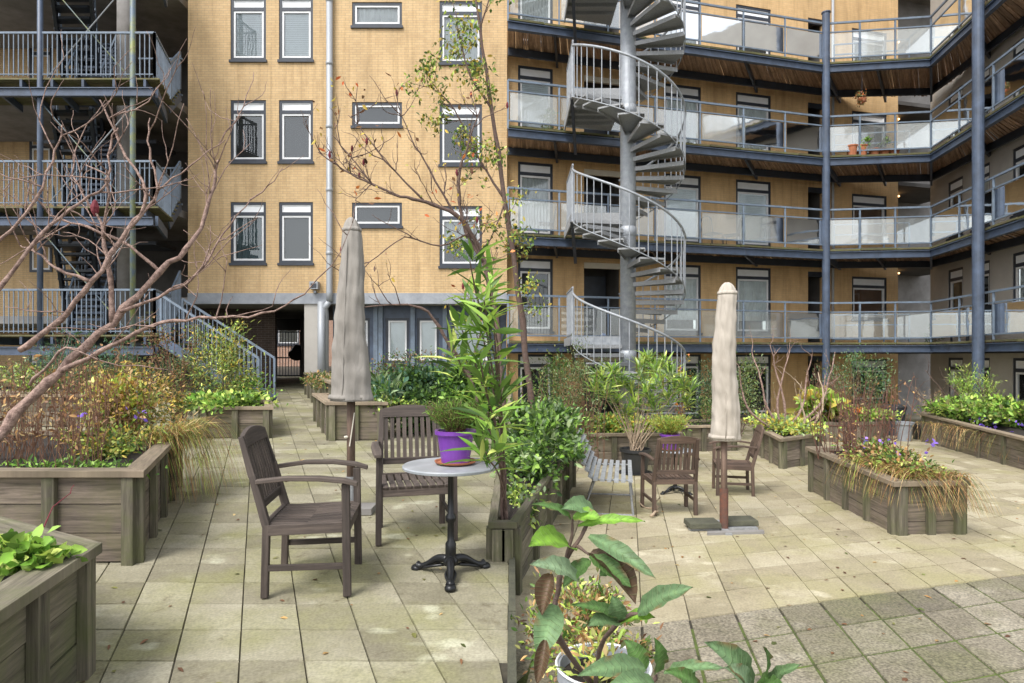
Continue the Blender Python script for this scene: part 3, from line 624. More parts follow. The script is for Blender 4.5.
# ================================================================ STAIR TOWER (left)
T = thing('stair_tower', 'blue-grey steel outdoor stair tower with crossed braces and wooden decks, left of the brick wall', 'stair tower', (-10, 14.5, gl(14.5)))
def tw(x, y, z): return (x + 10, y - 14.5, z - gl(14.5))
X0, XP, XQ, X1 = -13.6, -10.69, -8.59, -8.07
for x, mt in ((-13.3, 'blue_steel'), (XP, 'blue_steel'), (XQ, 'blue_steel_mossy')):
    m = MB(); m.tube([tw(x, 14.5, gl(14.5) - .02), tw(x, 14.5, 13)], .06, 12); m.lathe(tw(x, 14.5, gl(14.5)), [(.12, 0), (.12, .02), (.06, .02)], 12)
    m.build('post', mt, T, smooth=True)
decks = [1.97, 4.88, 7.79, 10.7]
for zd in decks:
    m = MB(); z1 = zd - .27; z0 = zd - .46
    m.beam(tw(X0, 14.4, z1 - .01), tw(X1, 14.4, z1 - .01), .1, .02); m.beam(tw(X0, 14.4, z0 + .01), tw(X1, 14.4, z0 + .01), .1, .02); m.beam(tw(X0, 14.4, (z0 + z1) / 2), tw(X1, 14.4, (z0 + z1) / 2), .02, .18)
    m.build('front_beam', 'blue_steel', T)
    for i in range(8):
        x = -13.2 + i * .7; m = MB(); m.beam(tw(x, 14.46, zd - .13), tw(x - .45, 16.0, zd - .13), .05, .17); m.build('joist', 'blue_steel', T)
    m = MB(); m.beam(tw(X1 + .02, 14.5, zd - .33), tw(-8.7, 16.1, zd - .33), .06, .22); m.build('side_beam', 'blue_steel', T)
    m = MB(); n = 13
    for i in range(n):
        y = 14.5 + 1.52 * i / n; y2 = y + 1.52 / n - .015; s = -.28 * (y - 14.5)
        j = rng.uniform(-.03, .03); p = [tw(X0, y, zd), tw(-8.02 + s + j, y, zd), tw(-8.02 + s + j - .03, y2, zd), tw(X0, y2, zd)]
        o_ = rng.random() * 30; m.hexa([(a, b, c_ - .035) for a, b, c_ in p] + p, None, [(a + o_, b, c_) for a, b, c_ in p] * 2)
    m.build('decking', 'deck_edge', T)
    def rail(a, b, za, zb, gap=.11, h=1.02, foot=.04):
        m = MB(); a = Vector(a); b = Vector(b); A = Vector((a.x, a.y, za)); Bq = Vector((b.x, b.y, zb))
        for hh, w_ in ((h, .045), (foot + .04, .03)): m.beam(tw(*(A + Vector((0, 0, hh)))), tw(*(Bq + Vector((0, 0, hh)))), w_, .045 if hh == h else .02)
        n = max(2, int((b - a).length / gap))
        for i in range(n + 1):
            p = A.lerp(Bq, i / n); w_ = .045 if i in (0, n) else .018
            m.beam(tw(p.x, p.y, p.z + foot), tw(p.x, p.y, p.z + h), w_, w_)
        return m.build('railing', 'blue_rail', T)
    z = zd + .0
    rail((X0, 14.5, 0), (-8.1, 14.5, 0), z, z); rail((-8.1, 14.5, 0), (-8.55, 16.02, 0), z, z, .12)
    # short flight up to the gallery
    rail((-8.6, 16.08, 0), (-8.82, 17.0, 0), z + .05, z + .75, .1)
    for i in range(5):
        m = MB(); y = 16.12 + i * .18; x = -8.6 - .24 * (y - 16.08); m.beam(tw(x + .02, y, z + .1 + i * .14), tw(x - .85, y, z + .1 + i * .14), .17, .05); m.build('tread', 'deck_edge', T)
    m = MB(); m.beam(tw(-8.58, 16.02, z - .12), tw(-8.8, 17.0, z + .6), .03, .2, ); m.build('stringer', 'blue_steel', T)
    # main flight climbing towards the viewer
    if zd < 10:
        a = Vector((-12.75, 18.5, zd - .1)); b = Vector((-11.55, 16.1, zd + 2.85))
        for o_ in (0, .95):
            m = MB(); v = Vector((o_, 0, 0)); m.beam(tw(*(a + v)), tw(*(b + v)), .07, .34); m.build('stringer', 'dark_frame', T)
            m = MB(); up = Vector((0, 0, .95)); m.beam(tw(*(a + v + up)), tw(*(b + v + up)), .04, .04)
            for i in range(8):
                p = a.lerp(b, (i + .5) / 8) + v; m.beam(tw(*p), tw(*(p + up)), .02, .02)
            m.build('handrail', 'blue_rail', T)
        for i in range(15):
            p = a.lerp(b, (i + .5) / 15); m = MB(); m.beam(tw(p.x, p.y, p.z), tw(p.x + .95, p.y, p.z), .28, .06); m.build('tread', 'dark_frame', T)
        a = Vector((-10.35, 16.15, zd)); b = Vector((-11.2, 18.6, zd + 2.75))
        for o_ in (0, -.9):
            m = MB(); v = Vector((o_, 0, 0)); m.beam(tw(*(a + v)), tw(*(b + v)), .06, .3); m.build('stringer', 'dark_frame', T)
            m = MB(); up = Vector((0, 0, .95)); m.beam(tw(*(a + v + up)), tw(*(b + v + up)), .04, .04)
            for i in range(9): p = a.lerp(b, (i + .5) / 9) + v; m.beam(tw(*p), tw(*(p + up)), .02, .02)
            m.build('handrail', 'blue_rail', T)
        for i in range(15): p = a.lerp(b, (i + .5) / 15); m = MB(); m.beam(tw(p.x, p.y, p.z), tw(p.x - .9, p.y, p.z), .27, .06); m.build('tread', 'blue_steel', T)
        m = MB(); m.beam(tw(-13.6, 18.9, zd - .15), tw(-10.2, 18.9, zd - .15), 1.1, .1); m.build('rear_landing', 'dark_frame', T)
        m = MB()
        for (p, q) in (((XP, zd - .3), (XQ, zd + 2.3)), ((XQ, zd - .3), (XP, zd + 2.3)), ((X0, zd - .3), (XP, zd + 2.3))):
            pass
        for (p, q, mt) in ((XP, XQ, 'galvanised'), (XQ, XP, 'blue_steel_mossy')):
            m = MB(); m.tube([tw(p, 14.56, zd - .1), tw(q, 14.56, zd + 2.35)], .013, 6); m.build('brace', mt, T)
# lower flight down to the ground
a = Vector((-7.95, 14.5, 1.85)); b = Vector((-5.62, 14.2, gl(14.3) + .02))
for dy in (0, .95):
    m = MB(); v = Vector((0, dy, 0)); m.beam(tw(*(a + v)), tw(*(b + v)), .05, .22); m.build('stringer', 'blue_steel', T)
    rail((a + v), (b + v), a.z, b.z, .13)
for i in range(9):
    p = a.lerp(b, (i + .5) / 9); m = MB(); m.beam(tw(p.x, p.y + .02, p.z), tw(p.x, p.y + .93, p.z), .24, .045); m.build('tread', 'deck_edge', T)

# ================================================================ RIGHT BUILDING
TH = math.atan(.27); CT, ST = math.cos(TH), math.sin(TH)
YR0 = 17.6
def w2l(X, Y): dy = Y - YR0; return (X * CT + dy * ST, -X * ST + dy * CT)
def fpt(px, Y0=YR0): r = (px - 512) / F; Y = Y0 / (1 - .27 * r); return (r * Y, Y)
def fs(px): return w2l(*fpt(px))[0]
BR = thing('apartment_building', 'ochre brick apartment block behind stacked steel walkways and a spiral stair', 'building', (0, YR0, 0), TH)
FL = [-.76, 1.9, 4.56, 7.22, 9.88]
wc = {'A': (518, 553), 'V': (584, 621), 'B': (664, 701), 'C': (736, 771), 'E': (808, 823), 'D': (852, 887)}
holes = []; wl = []
for k, f_ in enumerate(FL):
    for c_, (a, b) in wc.items():
        lo, hi = (.28, 2.3)
        if c_ in 'VE': lo, hi = 0.02, 2.25
        if c_ == 'D': lo, hi = .78, 2.15
        if k == 0: lo = max(lo, .45) if c_ not in 'VE' else .02
        h = (fs(a), fs(b), f_ + lo, f_ + hi); holes.append(h); wl.append((h, c_, k))
m = MB(); wallgrid(m, fs(506.5), fs(898), -.9, 14.5, holes, 0, .14)
m.build('wall', 'yellow_brick_right', BR)
behr = {('C', 1): 'curtain', ('B', 1): 'curtain', ('D', 1): 'brown_blind', ('A', 1): 'dark_room', ('C', 2): 'blind', ('A', 2): 'curtain', ('D', 3): 'dark_room', ('B', 2): 'blind', ('B', 3): 'curtain', ('C', 3): 'curtain', ('D', 2): 'brown_blind', ('C', 4): 'dark_room', ('A', 3): 'blind', ('B', 4): 'curtain', ('D', 4): 'curtain'}  # beside the real net curtains, more white ones added to brighten the panes
for h, c_, k in wl:
    if c_ in 'VE':
        m = MB(); a, b, z0, z1 = h; e = 1.1
        m.quad((a, e, z0), (b, e, z0), (b, e, z1), (a, e, z1)); m.quad((a, .14, z0), (a, e, z0), (a, e, z1), (a, .14, z1)); m.quad((b, .14, z0), (b, e, z0), (b, e, z1), (b, .14, z1)); m.quad((a, .14, z1), (b, .14, z1), (b, e, z1), (a, e, z1)); m.quad((a, .14, z0), (b, .14, z0), (b, e, z0), (a, e, z0))
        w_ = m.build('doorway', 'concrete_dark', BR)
        m = MB(); m.bb(a + .05, b - .05, e - .12, e - .05, z0 + .02, z1 - .25); m.build('door_leaf', 'dark_frame', w_)
        m = MB(); m.bb(a, b, .02, .1, z1 - .16, z1 - .002); m.build('lintel_panel', 'cream_panel' if c_ == 'V' else 'dark_frame', w_)
    else:
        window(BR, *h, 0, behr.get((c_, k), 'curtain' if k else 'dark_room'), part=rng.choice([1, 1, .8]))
m = MB(); xx = fs(831); m.tube([(xx, -.08, -.6), (xx, -.08, 14)], .04, 8); m.build('drainpipe', 'lead_pipe', BR, smooth=True)
# corner recess
a = w2l(*fpt(898)); 
m = MB(); m.quad((a[0], 0, -.9), (a[0] + .3, 3, -.9), (a[0] + .3, 3, 14.5), (a[0], 0, 14.5)); m.build('return_wall', 'yellow_brick_right', BR)
m = MB(); m.bb(a[0] - .2, a[0] + 3.5, 1.9, 2.1, -.9, 14.5); m.build('recess_wall', 'concrete', BR)
for k, f_ in enumerate(FL):
    m = MB(); m.bb(a[0] + .35, a[0] + 1.15, 1.82, 1.89, f_ + .02, f_ + 2.1); d_ = m.build('door', 'dark_frame', BR)
    m = MB(); m.box((a[0] + 1.02, 1.8, f_ + 1.05), (.12, .03, .03)); m.build('handle', 'galvanised', d_)
    if k:
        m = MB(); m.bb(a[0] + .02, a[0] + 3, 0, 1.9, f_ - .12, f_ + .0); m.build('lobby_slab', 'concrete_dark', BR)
        m = MB(); m.box((a[0] + .7, .9, f_ + 2.45), (.5, .12, .05)); m.build('lobby_lamp', 'lit_lamp', BR)
m = MB(); m.bb(fs(500), a[0] + 4, -.1, 3, 14.5, 14.7); m.build('roof_slab', 'concrete', BR)
# wing on the right
wd = Vector((-.158, -.987)); WG = thing('side_wing', 'pale rendered side wing with dark framed windows behind the right hand walkways', 'building', (13.45, 20.5, 0), math.atan2(-.987, -.158))
holes = []
for f_ in FL:
    for a_ in (1.0, 2.35, 4.2, 6.4): holes.append((a_, a_ + .85, f_ + .5, f_ + 2.2))
m = MB(); wallgrid(m, -.1, 10, -.9, 14.5, holes, 0, .14); m.build('wall', 'wing_render', WG)
for i, h in enumerate(holes): window(WG, *h, 0, 'curtain' if i % 3 == 0 else 'dark_room')

# ---- walkways
pA = fpt(508, 15.87); pB = fpt(825, 15.87); pC = (11.72, 17.9); pD = (10.78, 12.0)
bA = fpt(508, 17.58); bB = fpt(840, 17.58); bC = (13.3, 20.3); bD = (12.45, 12.0); bM = fpt(898, 17.58)
front = [Vector((*p, 0)) for p in (pA, pB, pC, pD)]; back = [Vector((*p, 0)) for p in (bA, bB, bC, bD)]
names = ['lowest walkway of the stack, its deck level with the spiral stair foot landing', 'second walkway up, with a bistro set of wire chairs on it', 'third walkway up, with terracotta pots near its corner', 'topmost walkway, cut by the top of the picture']
for k, f_ in enumerate(FL[1:]):
    G = thing('walkway', names[k], 'walkway', (pB[0], pB[1], f_), 0, 'steel and timber walkways along the ochre building')
    lo = Vector((pB[0], pB[1], 0)); V = lambda p, z: Vector((p.x - lo.x, p.y - lo.y, z))
    for a, b in ((0, 1), (1, 2), (2, 3)):
        A, Bv = front[a], front[b]; m = MB()
        m.beam(V(A, -.115), V(Bv, -.115), .12, .02); m.beam(V(A, -.295), V(Bv, -.295), .12, .02); m.beam(V(A, -.205), V(Bv, -.205), .02, .16); m.build('edge_beam', 'blue_steel', G)
        m = MB(); dd = (Bv - A); n = int(dd.length / .9)
        for i in range(n):
            p = A + dd * (i + .01) / n; q = A + dd * (i + .99) / n; zj = rng.uniform(-.012, .012); m.beam(V(p, -.06 + zj), V(q, -.06 + zj * .5), .13, .05)
        m.build('edge_board', 'deck_edge', G)
    for a, b in ((0, 1), (1, 2), (2, 3)):
        m = MB(); A = front[a].lerp(back[a], .76); Bv = front[b].lerp(back[b], .76); m.beam(V(A, -.24), V(Bv, -.24), .07, .2); m.build('inner_beam', 'dark_frame', G)
    m = MB()
    for a, b, n in ((0, 1, 190), (1, 2, 64), (2, 3, 110)):
        for i in range(n):
            t0 = i / n; t1 = (i + (.99 if rng.random() < .8 else rng.uniform(.8, .95))) / n; s0 = rng.uniform(.0, .02); s1 = 1.0
            def q(t_, s): return front[a].lerp(front[b], t_).lerp(back[a].lerp(back[b], t_), s)
            z = -.09 + rng.uniform(-.035, .012); z2 = z + rng.uniform(-.04, .01)
            p = [V(q(t0, s0), z), V(q(t1, s0 + rng.uniform(-.01, .02)), z), V(q(t1, s1), z2), V(q(t0, s1), z2)]
            L = (p[3] - p[0]).length; o_ = rng.random() * 30
            m.hexa(p + [v + Vector((0, 0, .04)) for v in p], None, [(o_, 0, o_), (o_, .12, o_), (o_ + L, .12, o_), (o_ + L, 0, o_)] * 2)
    m.build('decking', 'deck_under', G)
    # cross beams
    for t_, a, b in ((.13, 0, 1), (.42, 0, 1), (.72, 0, 1), (1, 0, 1), (.5, 1, 2), (1, 1, 2), (.35, 2, 3), (.7, 2, 3)):
        A = front[a].lerp(front[b], t_); Bv = back[a].lerp(back[b], t_)
        m = MB(); m.beam(V(A, -.24), V(Bv, -.24), .06, .18); m.build('cross_beam', 'blue_steel' if t_ == 1 else 'dark_frame', G)
    gp = 0
    for a, b, n in ((0, 1, 7), (1, 2, 3), (2, 3, 4)):
        A, Bv = front[a], front[b]
        if a == 0: A = A
        m = MB()
        for h, w_ in ((1.1, .05), (.84, .035), (.1, .035)): m.beam(V(A, h), V(Bv, h), w_, w_)
        for i in range(n + 1):
            if i == 0 and a: continue
            p = A.lerp(Bv, i / n); m.beam(V(p, -.1), V(p, 1.1), .045, .03)
        r_ = m.build('railing', 'blue_rail', G)
        for i in range(n):
            p = A.lerp(Bv, (i + .04) / n); q_ = A.lerp(Bv, (i + .96) / n); g_ = MB(); g_.beam(V(p, .46), V(q_, .46), .008, .68); g_.build('glass_panel', 'clear_glass' if k == 0 or (i + k) % 4 == 3 else 'balustrade_glass', r_)
    m = MB(); A = front[1].lerp(front[2], .06).lerp(back[1], .3); Bv = front[1].lerp(front[2], .72).lerp(back[2], .25)
    for h in (.8, .5, .08): m.beam(V(A, h), V(Bv, h), .04, .035)
    for i in range(4): p = A.lerp(Bv, i / 3); m.beam(V(p, 0), V(p, .8), .035, .035)
    m.build('inner_railing', 'blue_rail', G)
for (x, y), top, r_, lb_ in (((pB[0], pB[1] - .06), 11.25, .105, 'slender blue steel column at the walkway bend, middle of the ochre facade'), ((11.07, 15.2), 14.4, .125, 'thick blue steel column carrying the right hand walkways')):
    m = MB(); m.tube([(0, 0, -.02), (0, 0, top - gr(y))], r_, 16); m.lathe((0, 0, 0), [(r_ + .08, 0), (r_ + .08, .03), (r_, .03)], 16); m.lathe((0, 0, top - gr(y)), [(r_ + .02, 0), (r_ + .02, .03), (.02, .06)], 16)
    o_ = m.build('steel_column', 'blue_steel', None, smooth=False); o_.location = (x, y, gr(y)); tag(o_, lb_, 'column')

# ================================================================ SPIRAL STAIR
SY = 14.0; SX = (628 - 512) / F * SY; ZB = gr(SY); RO = 1.2
S = thing('spiral_staircase', 'grey galvanised spiral staircase with perforated wedge treads climbing past the walkways', 'staircase', (SX, SY, ZB))
m = MB(); m.tube([(0, 0, 0), (0, 0, 13.2 - ZB)], .17, 20); 
for z in (1.4, 4.1, 6.75, 9.4): m.lathe((0, 0, z - ZB), [(.17, 0), (.185, .01), (.185, .2), (.17, .21)], 20)
m.build('centre_pole', 'galvanised', S, smooth=True)
SF = [1.9, 4.60, 7.32, 10.04, 12.76]
def polar(a, r, z): return Vector((r * math.cos(a), r * math.sin(a), z - ZB))
for k, f_ in enumerate(SF):
    low = gr(SY) if k == 0 else SF[k - 1]; n = 12 if k == 0 else 14; rise = (f_ - low) / n; span = R(270) 
    # landing: quarter ring plus bridge to the walkway
    m = MB(); a0, a1 = R(88), R(182); pts = [(.12 * math.cos(a0), .12 * math.sin(a0)), ]
    arc = [(RO * math.cos(a0 + (a1 - a0) * i / 8), RO * math.sin(a0 + (a1 - a0) * i / 8)) for i in range(9)]
    poly = [(0, 0)] + [(.0, 2.45), (-RO, 2.1), (-RO, 0)]
    m.poly_prism(poly, f_ - ZB - .05, f_ - ZB); m.poly_prism([(-RO, -.02), (0, -.02), (0, .0), (-RO, 0)], f_ - ZB - .17, f_ - ZB + .02); m.poly_prism([(-RO - .03, -.02), (-RO, -.02), (-RO, 2.1), (-RO - .03, 2.1)], f_ - ZB - .17, f_ - ZB + .02)
    for i in range(1, 6): y = i * .36; m.bb(-RO, -.02, y - .02, y + .02, f_ - ZB - .13, f_ - ZB - .05)
    ld = m.build('landing', 'galvanised_dark', S)
    m = MB(); m.beam((-RO - .02, .1, f_ - ZB - .1), (-RO + .25, 2.0, f_ - ZB - .75), .07, .12); m.build('bracket', 'dark_frame', S)
    hp = []
    for i in range(n - (0 if k else 0)):
        if i == n - 1: pass
        a = R(180) + span * i / (n - 1) if n > 1 else 0; da = span / (n - 1) * .62
        z = f_ - rise * (i + 1) - ZB + rise * .15
        if z < .02 + .0: break
        m = MB(); vs = []
        for zz in (z - .035, z):
            vs += [(.15 * math.cos(a - .5), .15 * math.sin(a - .5), zz), (.15 * math.cos(a + .5), .15 * math.sin(a + .5), zz), (RO * math.cos(a + da), RO * math.sin(a + da), zz), (RO * math.cos(a), RO * math.sin(a), zz), (RO * math.cos(a - da), RO * math.sin(a - da), zz)]
        m.add(vs, [(4, 3, 2, 1, 0), (5, 6, 7, 8, 9), (0, 1, 6, 5), (1, 2, 7, 6), (2, 3, 8, 7), (3, 4, 9, 8), (4, 0, 5, 9)])
        # folded front flange
        p = Vector((.15 * math.cos(a - .5), .15 * math.sin(a - .5), z - .05)); q = Vector((RO * math.cos(a - da), RO * math.sin(a - da), z - .05)); m.beam(p, q, .012, .085)
        p = Vector((.15 * math.cos(a + .5), .15 * math.sin(a + .5), z - .05)); q = Vector((RO * math.cos(a + da), RO * math.sin(a + da), z - .05)); m.beam(p, q, .012, .06)
        m.build('tread', 'galvanised_dark', S)
    # handrail with its balusters
    pts = []; M_ = 34
    for i in range(M_ + 1):
        u = i / M_; a = R(180) + span * u; pts.append(polar(a, RO + .01, f_ + 1.05 - (f_ - low) * u * .97 - rise * .4))
    pts = [pts[0] + Vector((0, .12, -.12)), pts[0] + Vector((0, .05, -.02))] + pts
    m = MB(); m.tube(pts, .027, 8); hr = m.build('handrail', 'galvanised', S, smooth=True)
    nb = 30
    m = MB(); m.tube([p - Vector((0, 0, 1.13)) for p in pts[2:]], .011, 6); m.build('lower_rail', 'galvanised', S)
    for i in range(nb):
        u = i / nb; a = R(180) + span * u; p = polar(a, RO + .01, f_ + 1.03 - (f_ - low) * u * .97 - rise * .4)
        zb = max(p.z - 1.12, .0)
        if p.z < .1: continue
        m = MB(); w_ = .011 if i else .03; m.tube([(p.x, p.y, zb), p], w_, 6); m.build('baluster', 'galvanised', hr)
    # landing guard towards the left
    m = MB(); A = Vector((-RO, .06, f_ - ZB)); Bq = Vector((-RO, 1.55, f_ - ZB))
    for h in (1.1, .08): m.beam(A + Vector((0, 0, h)), Bq + Vector((0, 0, h)), .035, .035)
    for i in range(11): p = A.lerp(Bq, i / 10); m.beam(p, p + Vector((0, 0, 1.1)), .02, .02)
    m.build('landing_guard', 'galvanised', S)
    if k < 1: 
        m = MB(); m.bb(-RO, -.15, -.03, .02, f_ - ZB - .2, f_ - ZB - .0); m.build('landing_fascia', 'galvanised', S)
# ================================================================ FURNITURE
def make_chair(label, loc, rz, wood_='teak'):
    """weathered garden armchair, front towards local +y"""
    t = thing('armchair', label, 'chair', loc, rz, 'weathered wooden armchairs on the patio')
    for s in (-1, 1):
        m = MB(); m.beam((s * .245, -.23, 0), (s * .245, -.22, .42), .045, .04, (0, 1, 0)); m.beam((s * .245, -.22, .41), (s * .235, -.30, .70), .045, .045, (0, 1, 0), .042, .04); m.beam((s * .235, -.30, .69), (s * .225, -.365, .92), .042, .04, (0, 1, 0), .035, .03); m.build('back_leg', wood_, t, bevel=.005)
        m = MB(); m.beam((s * .275, .235, 0), (s * .27, .225, .645), .042, .045, (0, 1, 0)); m.build('front_leg', wood_, t, bevel=.005)
        a = [(s * .262, -.275, .665), (s * .285, -.10, .685), (s * .292, .08, .682), (s * .285, .22, .665), (s * .28, .295, .642)]
        m = MB()
        vs = []; bl = []
        for i, p in enumerate(a):
            w_ = (.042, .05, .062, .066, .05)[i]
            for (dx, dz) in ((-1, -1), (1, -1), (1, 1), (-1, 1)): vs.append((p[0] + dx * w_ / 2, p[1], p[2] + dz * .013)); bl.append((p[1], dx * .02 + s, dz * .02))
        fs = [(3, 2, 1, 0), (16, 17, 18, 19)]
        for i in range(4):
            for k in range(4): k2 = (k + 1) % 4; fs.append((i * 4 + k, i * 4 + k2, i * 4 + 4 + k2, i * 4 + 4 + k))
        m.add(vs, fs, bl); m.build('armrest', wood_, t, bevel=.006)
        m = MB(); m.beam((s * .255, -.21, .385), (s * .265, .22, .395), .025, .06); m.build('side_rail', wood_, t, bevel=.003)
        m = MB(); m.beam((s * .255, -.21, .17), (s * .265, .22, .17), .022, .035); m.build('stretcher', wood_, t, bevel=.003)
    m = MB(); n = 9
    for i in range(n):   # seat slats run front to back over a hollow seat
        x = -.225 + .45 * i / (n - 1)
        m.beam((x, -.21, .415), (x, .0, .405), .043, .018); m.beam((x, -.001, .405), (x, .20, .418), .043, .018); m.beam((x, .199, .418), (x, .245, .405), .043, .018)
    m.build('seat', wood_, t, bevel=.003)
    m = MB(); m.beam((-.25, .225, .375), (.25, .225, .375), .025, .07, (0, 0, 1)); m.build('front_rail', wood_, t, bevel=.003)
    m = MB(); m.beam((-.23, -.225, .40), (.23, -.225, .40), .03, .06); m.build('back_rail', wood_, t, bevel=.003)
    m = MB()
    vs = []; bl = []; K = 10
    for i in range(K + 1):   # arched crest rail
        x = -.225 + .45 * i / K; c_ = .03 * (1 - (2 * i / K - 1) ** 2)
        for (dy, z) in ((-.013, .86), (.013, .86), (.013, .925 + c_), (-.013, .925 + c_)): vs.append((x, -.352 - .2 * c_ + dy - (z - .9) * .28, z)); bl.append((x, z, dy))
    fs = [(0, 1, 2, 3), tuple(K * 4 + j for j in (3, 2, 1, 0))]
    for i in range(K):
        for k in range(4): k2 = (k + 1) % 4; fs.append((i * 4 + k, i * 4 + 4 + k, i * 4 + 4 + k2, i * 4 + k2))
    m.add(vs, fs, bl); m.build('crest_rail', wood_, t, bevel=.003); m = MB(); m.beam((-.23, -.26, .52), (.23, -.26, .52), .025, .05, (0, 0, 1)); m.build('lower_back_rail', wood_, t, bevel=.003)
    for i in range(9):
        x = -.195 + .39 * i / 8; m = MB(); m.beam((x, -.262, .53), (x, -.30, .70), .03, .012, (0, 1, 0)); m.beam((x, -.30, .699), (x * .98, -.352, .88), .03, .012, (0, 1, 0)); m.build('back_slat', wood_, t)
    return t
def at(p, dz=0): return (p[0], p[1], p[2] + dz)
ch = make_chair('empty dark wooden armchair seen side on, nearest on the left patio', (-1.215, 3.93, gl(3.9)), R(-83))
dup(ch, (-.745, 4.87, gl(4.87)), R(194), 'grey wooden armchair facing forward behind the round marble table')
ch2 = make_chair('reddish wooden armchair with its slatted back to the viewer, beside the pale covered parasol', (1.71, 6.95, gr(6.95)), R(2), 'teak_red')
ch2.scale = (.9, .9, .9)
dup(ch2, (2.78, 8.05, gr(8.05)), R(78), 'brown wooden armchair turned sideways just behind the pale covered parasol')

def make_table(label, loc):
    t = thing('bistro_table', label, 'table', loc, R(20), 'round bistro tables with iron pedestal'); 
    m = MB(); m.lathe((0, 0, 0), [(.0, .672), (.285, .672), (.30, .677), (.302, .690), (.296, .697), (0, .70)], 40); m.build('table_top', 'table_top', t, smooth=False)
    m = MB(); m.lathe((0, 0, 0), [(.05, .07), (.045, .10), (.028, .125), (.034, .14), (.034, .20), (.022, .22), (.02, .33), (.034, .345), (.034, .37), (.02, .39), (.018, .62), (.05, .655), (.10, .671), (0, .671)], 16); m.build('pedestal', 'cast_iron', t, smooth=True)
    m = MB(); m.box((0, 0, .664), (.36, .03, .012)); m.box((0, 0, .6641), (.03, .36, .012)); m.build('top_bracket', 'cast_iron', t)
    for k in range(3):
        a = R(120 * k + 15); d = Vector((math.cos(a), math.sin(a), 0)); m = MB()
        pts = [d * .02 + Vector((0, 0, .10)), d * .09 + Vector((0, 0, .095)), d * .16 + Vector((0, 0, .055)), d * .215 + Vector((0, 0, .028)), d * .25 + Vector((0, 0, .03))]
        m.tube(wig(pts, 3, 0), [.028, .028, .026, .025, .024, .022, .02, .019, .019, .021, .024, .027, .03], 8)
        s_ = Vector((-d.y, d.x, 0))
        for sg in (-1, 1): m.tube(wig([d * .05 + Vector((0, 0, .06)), d * .12 + s_ * sg * .03 + Vector((0, 0, .05)), d * .20 + s_ * sg * .012 + Vector((0, 0, .022))], 3, 0), .009, 6)
        m.lathe(d * .255, [(.034, 0), (.036, .015), (.026, .03), (0, .034)], 12); m.build('foot', 'cast_iron', t, smooth=True)
    return t
tL = Vector((-.385, 4.02, gl(4.02)))
tb = make_table('round grey topped bistro table on a black iron foot, right edge of the left patio', tL)
tR = Vector((2.04, 8.0, gr(8.0)))
tb2 = dup(tb, tR, R(70), 'round bistro table mostly hidden behind the reddish armchair', .78)

def pot(name, label, loc, r0, r1, h, mat, rim=.012, group=None, saucer=None, cat='pot', n=28, soil=True):
    t = thing(name, label, cat, loc, 0, group); z0 = 0
    if saucer:
        m = MB(); m.lathe((0, 0, 0), [(r0 * 1.05, 0), (r0 * 1.45, .012), (r0 * 1.5, .022), (r0 * 1.42, .022), (r0 * 1.3, .012), (0, .012)], n); m.build('saucer', saucer, t); z0 = .0125
    m = MB(); m.lathe((0, 0, z0), [(r0, 0), (r0 + (r1 - r0) * .85, h * .84), (r1, h * .86), (r1 + rim, h * .88), (r1 + rim, h), (r1 - .006, h), (r1 - .012, h * .9), (0.001, h * .9)], n); m.build('pot_body', mat, t, smooth=False)
    if soil:
        m = MB(); m.lathe((0, 0, z0), [(0, h * .905), (r1 - .014, h * .907)], n); m.build('soil', 'soil', t)
    return t
def grass_tuft(name, label, base, r, h, n, pals, cat='plant', L=.07, W=.006, group=None, spread=.8, stems=60):
    t = thing(name, label, cat, base, 0, group); lb = LB(); m = MB()
    for i in range(stems):
        a = rng.uniform(0, 6.28); q = r * math.sqrt(rng.random()); d = Vector((math.cos(a) * q * spread, math.sin(a) * q * spread, h * rng.uniform(.65, 1.05)))
        b0 = Vector((math.cos(a) * q * .3, math.sin(a) * q * .3, 0)); e = b0 + d
        m.tube([b0, b0.lerp(e, .5) + Vector((0, 0, .02)), e], [.002, .0018, .001], 4)
        k = max(3, n // stems); u = nrng.random(k) * .8 + .2; p = np.array(b0) + np.outer(u, np.array(e - b0))
        D = np.array(d) / h + nrng.normal(0, .45, (k, 3)); lb.add(p, D, nrng.normal(size=(k, 3)), L * (.7 + .6 * nrng.random(k)), np.full(k, W), colours(pals, k))
    lb.build('foliage', t); m.build('stem', 'dry_stem', t); return t
# purple pots with heather-like plant
tz = .70
pp = pot('plant_pot', 'glossy purple pot on a terracotta saucer, on the left bistro table', (tL.x + .03, tL.y + .0, tL.z + tz), .088, .118, .20, 'purple_glaze', saucer='terracotta', group='purple glazed pots')
grass_tuft('heather', 'spiky green heather growing in the left purple pot', (tL.x + .03, tL.y, tL.z + tz + .19), .14, .20, 3600, ['olive', 'green', 'bright'], L=.035, W=.004, stems=140, group='heathers in purple pots', spread=1.1)
pr = dup(pp, (tR.x - .08, tR.y - .05, tR.z + tz * .78), 0, 'purple pot standing on the half hidden right bistro table'); pr.scale = (.95,) * 3
grass_tuft('heather', 'yellow-green heather in the right hand purple pot', (tR.x - .08, tR.y - .05, tR.z + tz * .78 + .18), .19, .25, 3600, ['lime', 'yellow', 'bright'], L=.04, W=.006, stems=120, group='heathers in purple pots', spread=1.1)

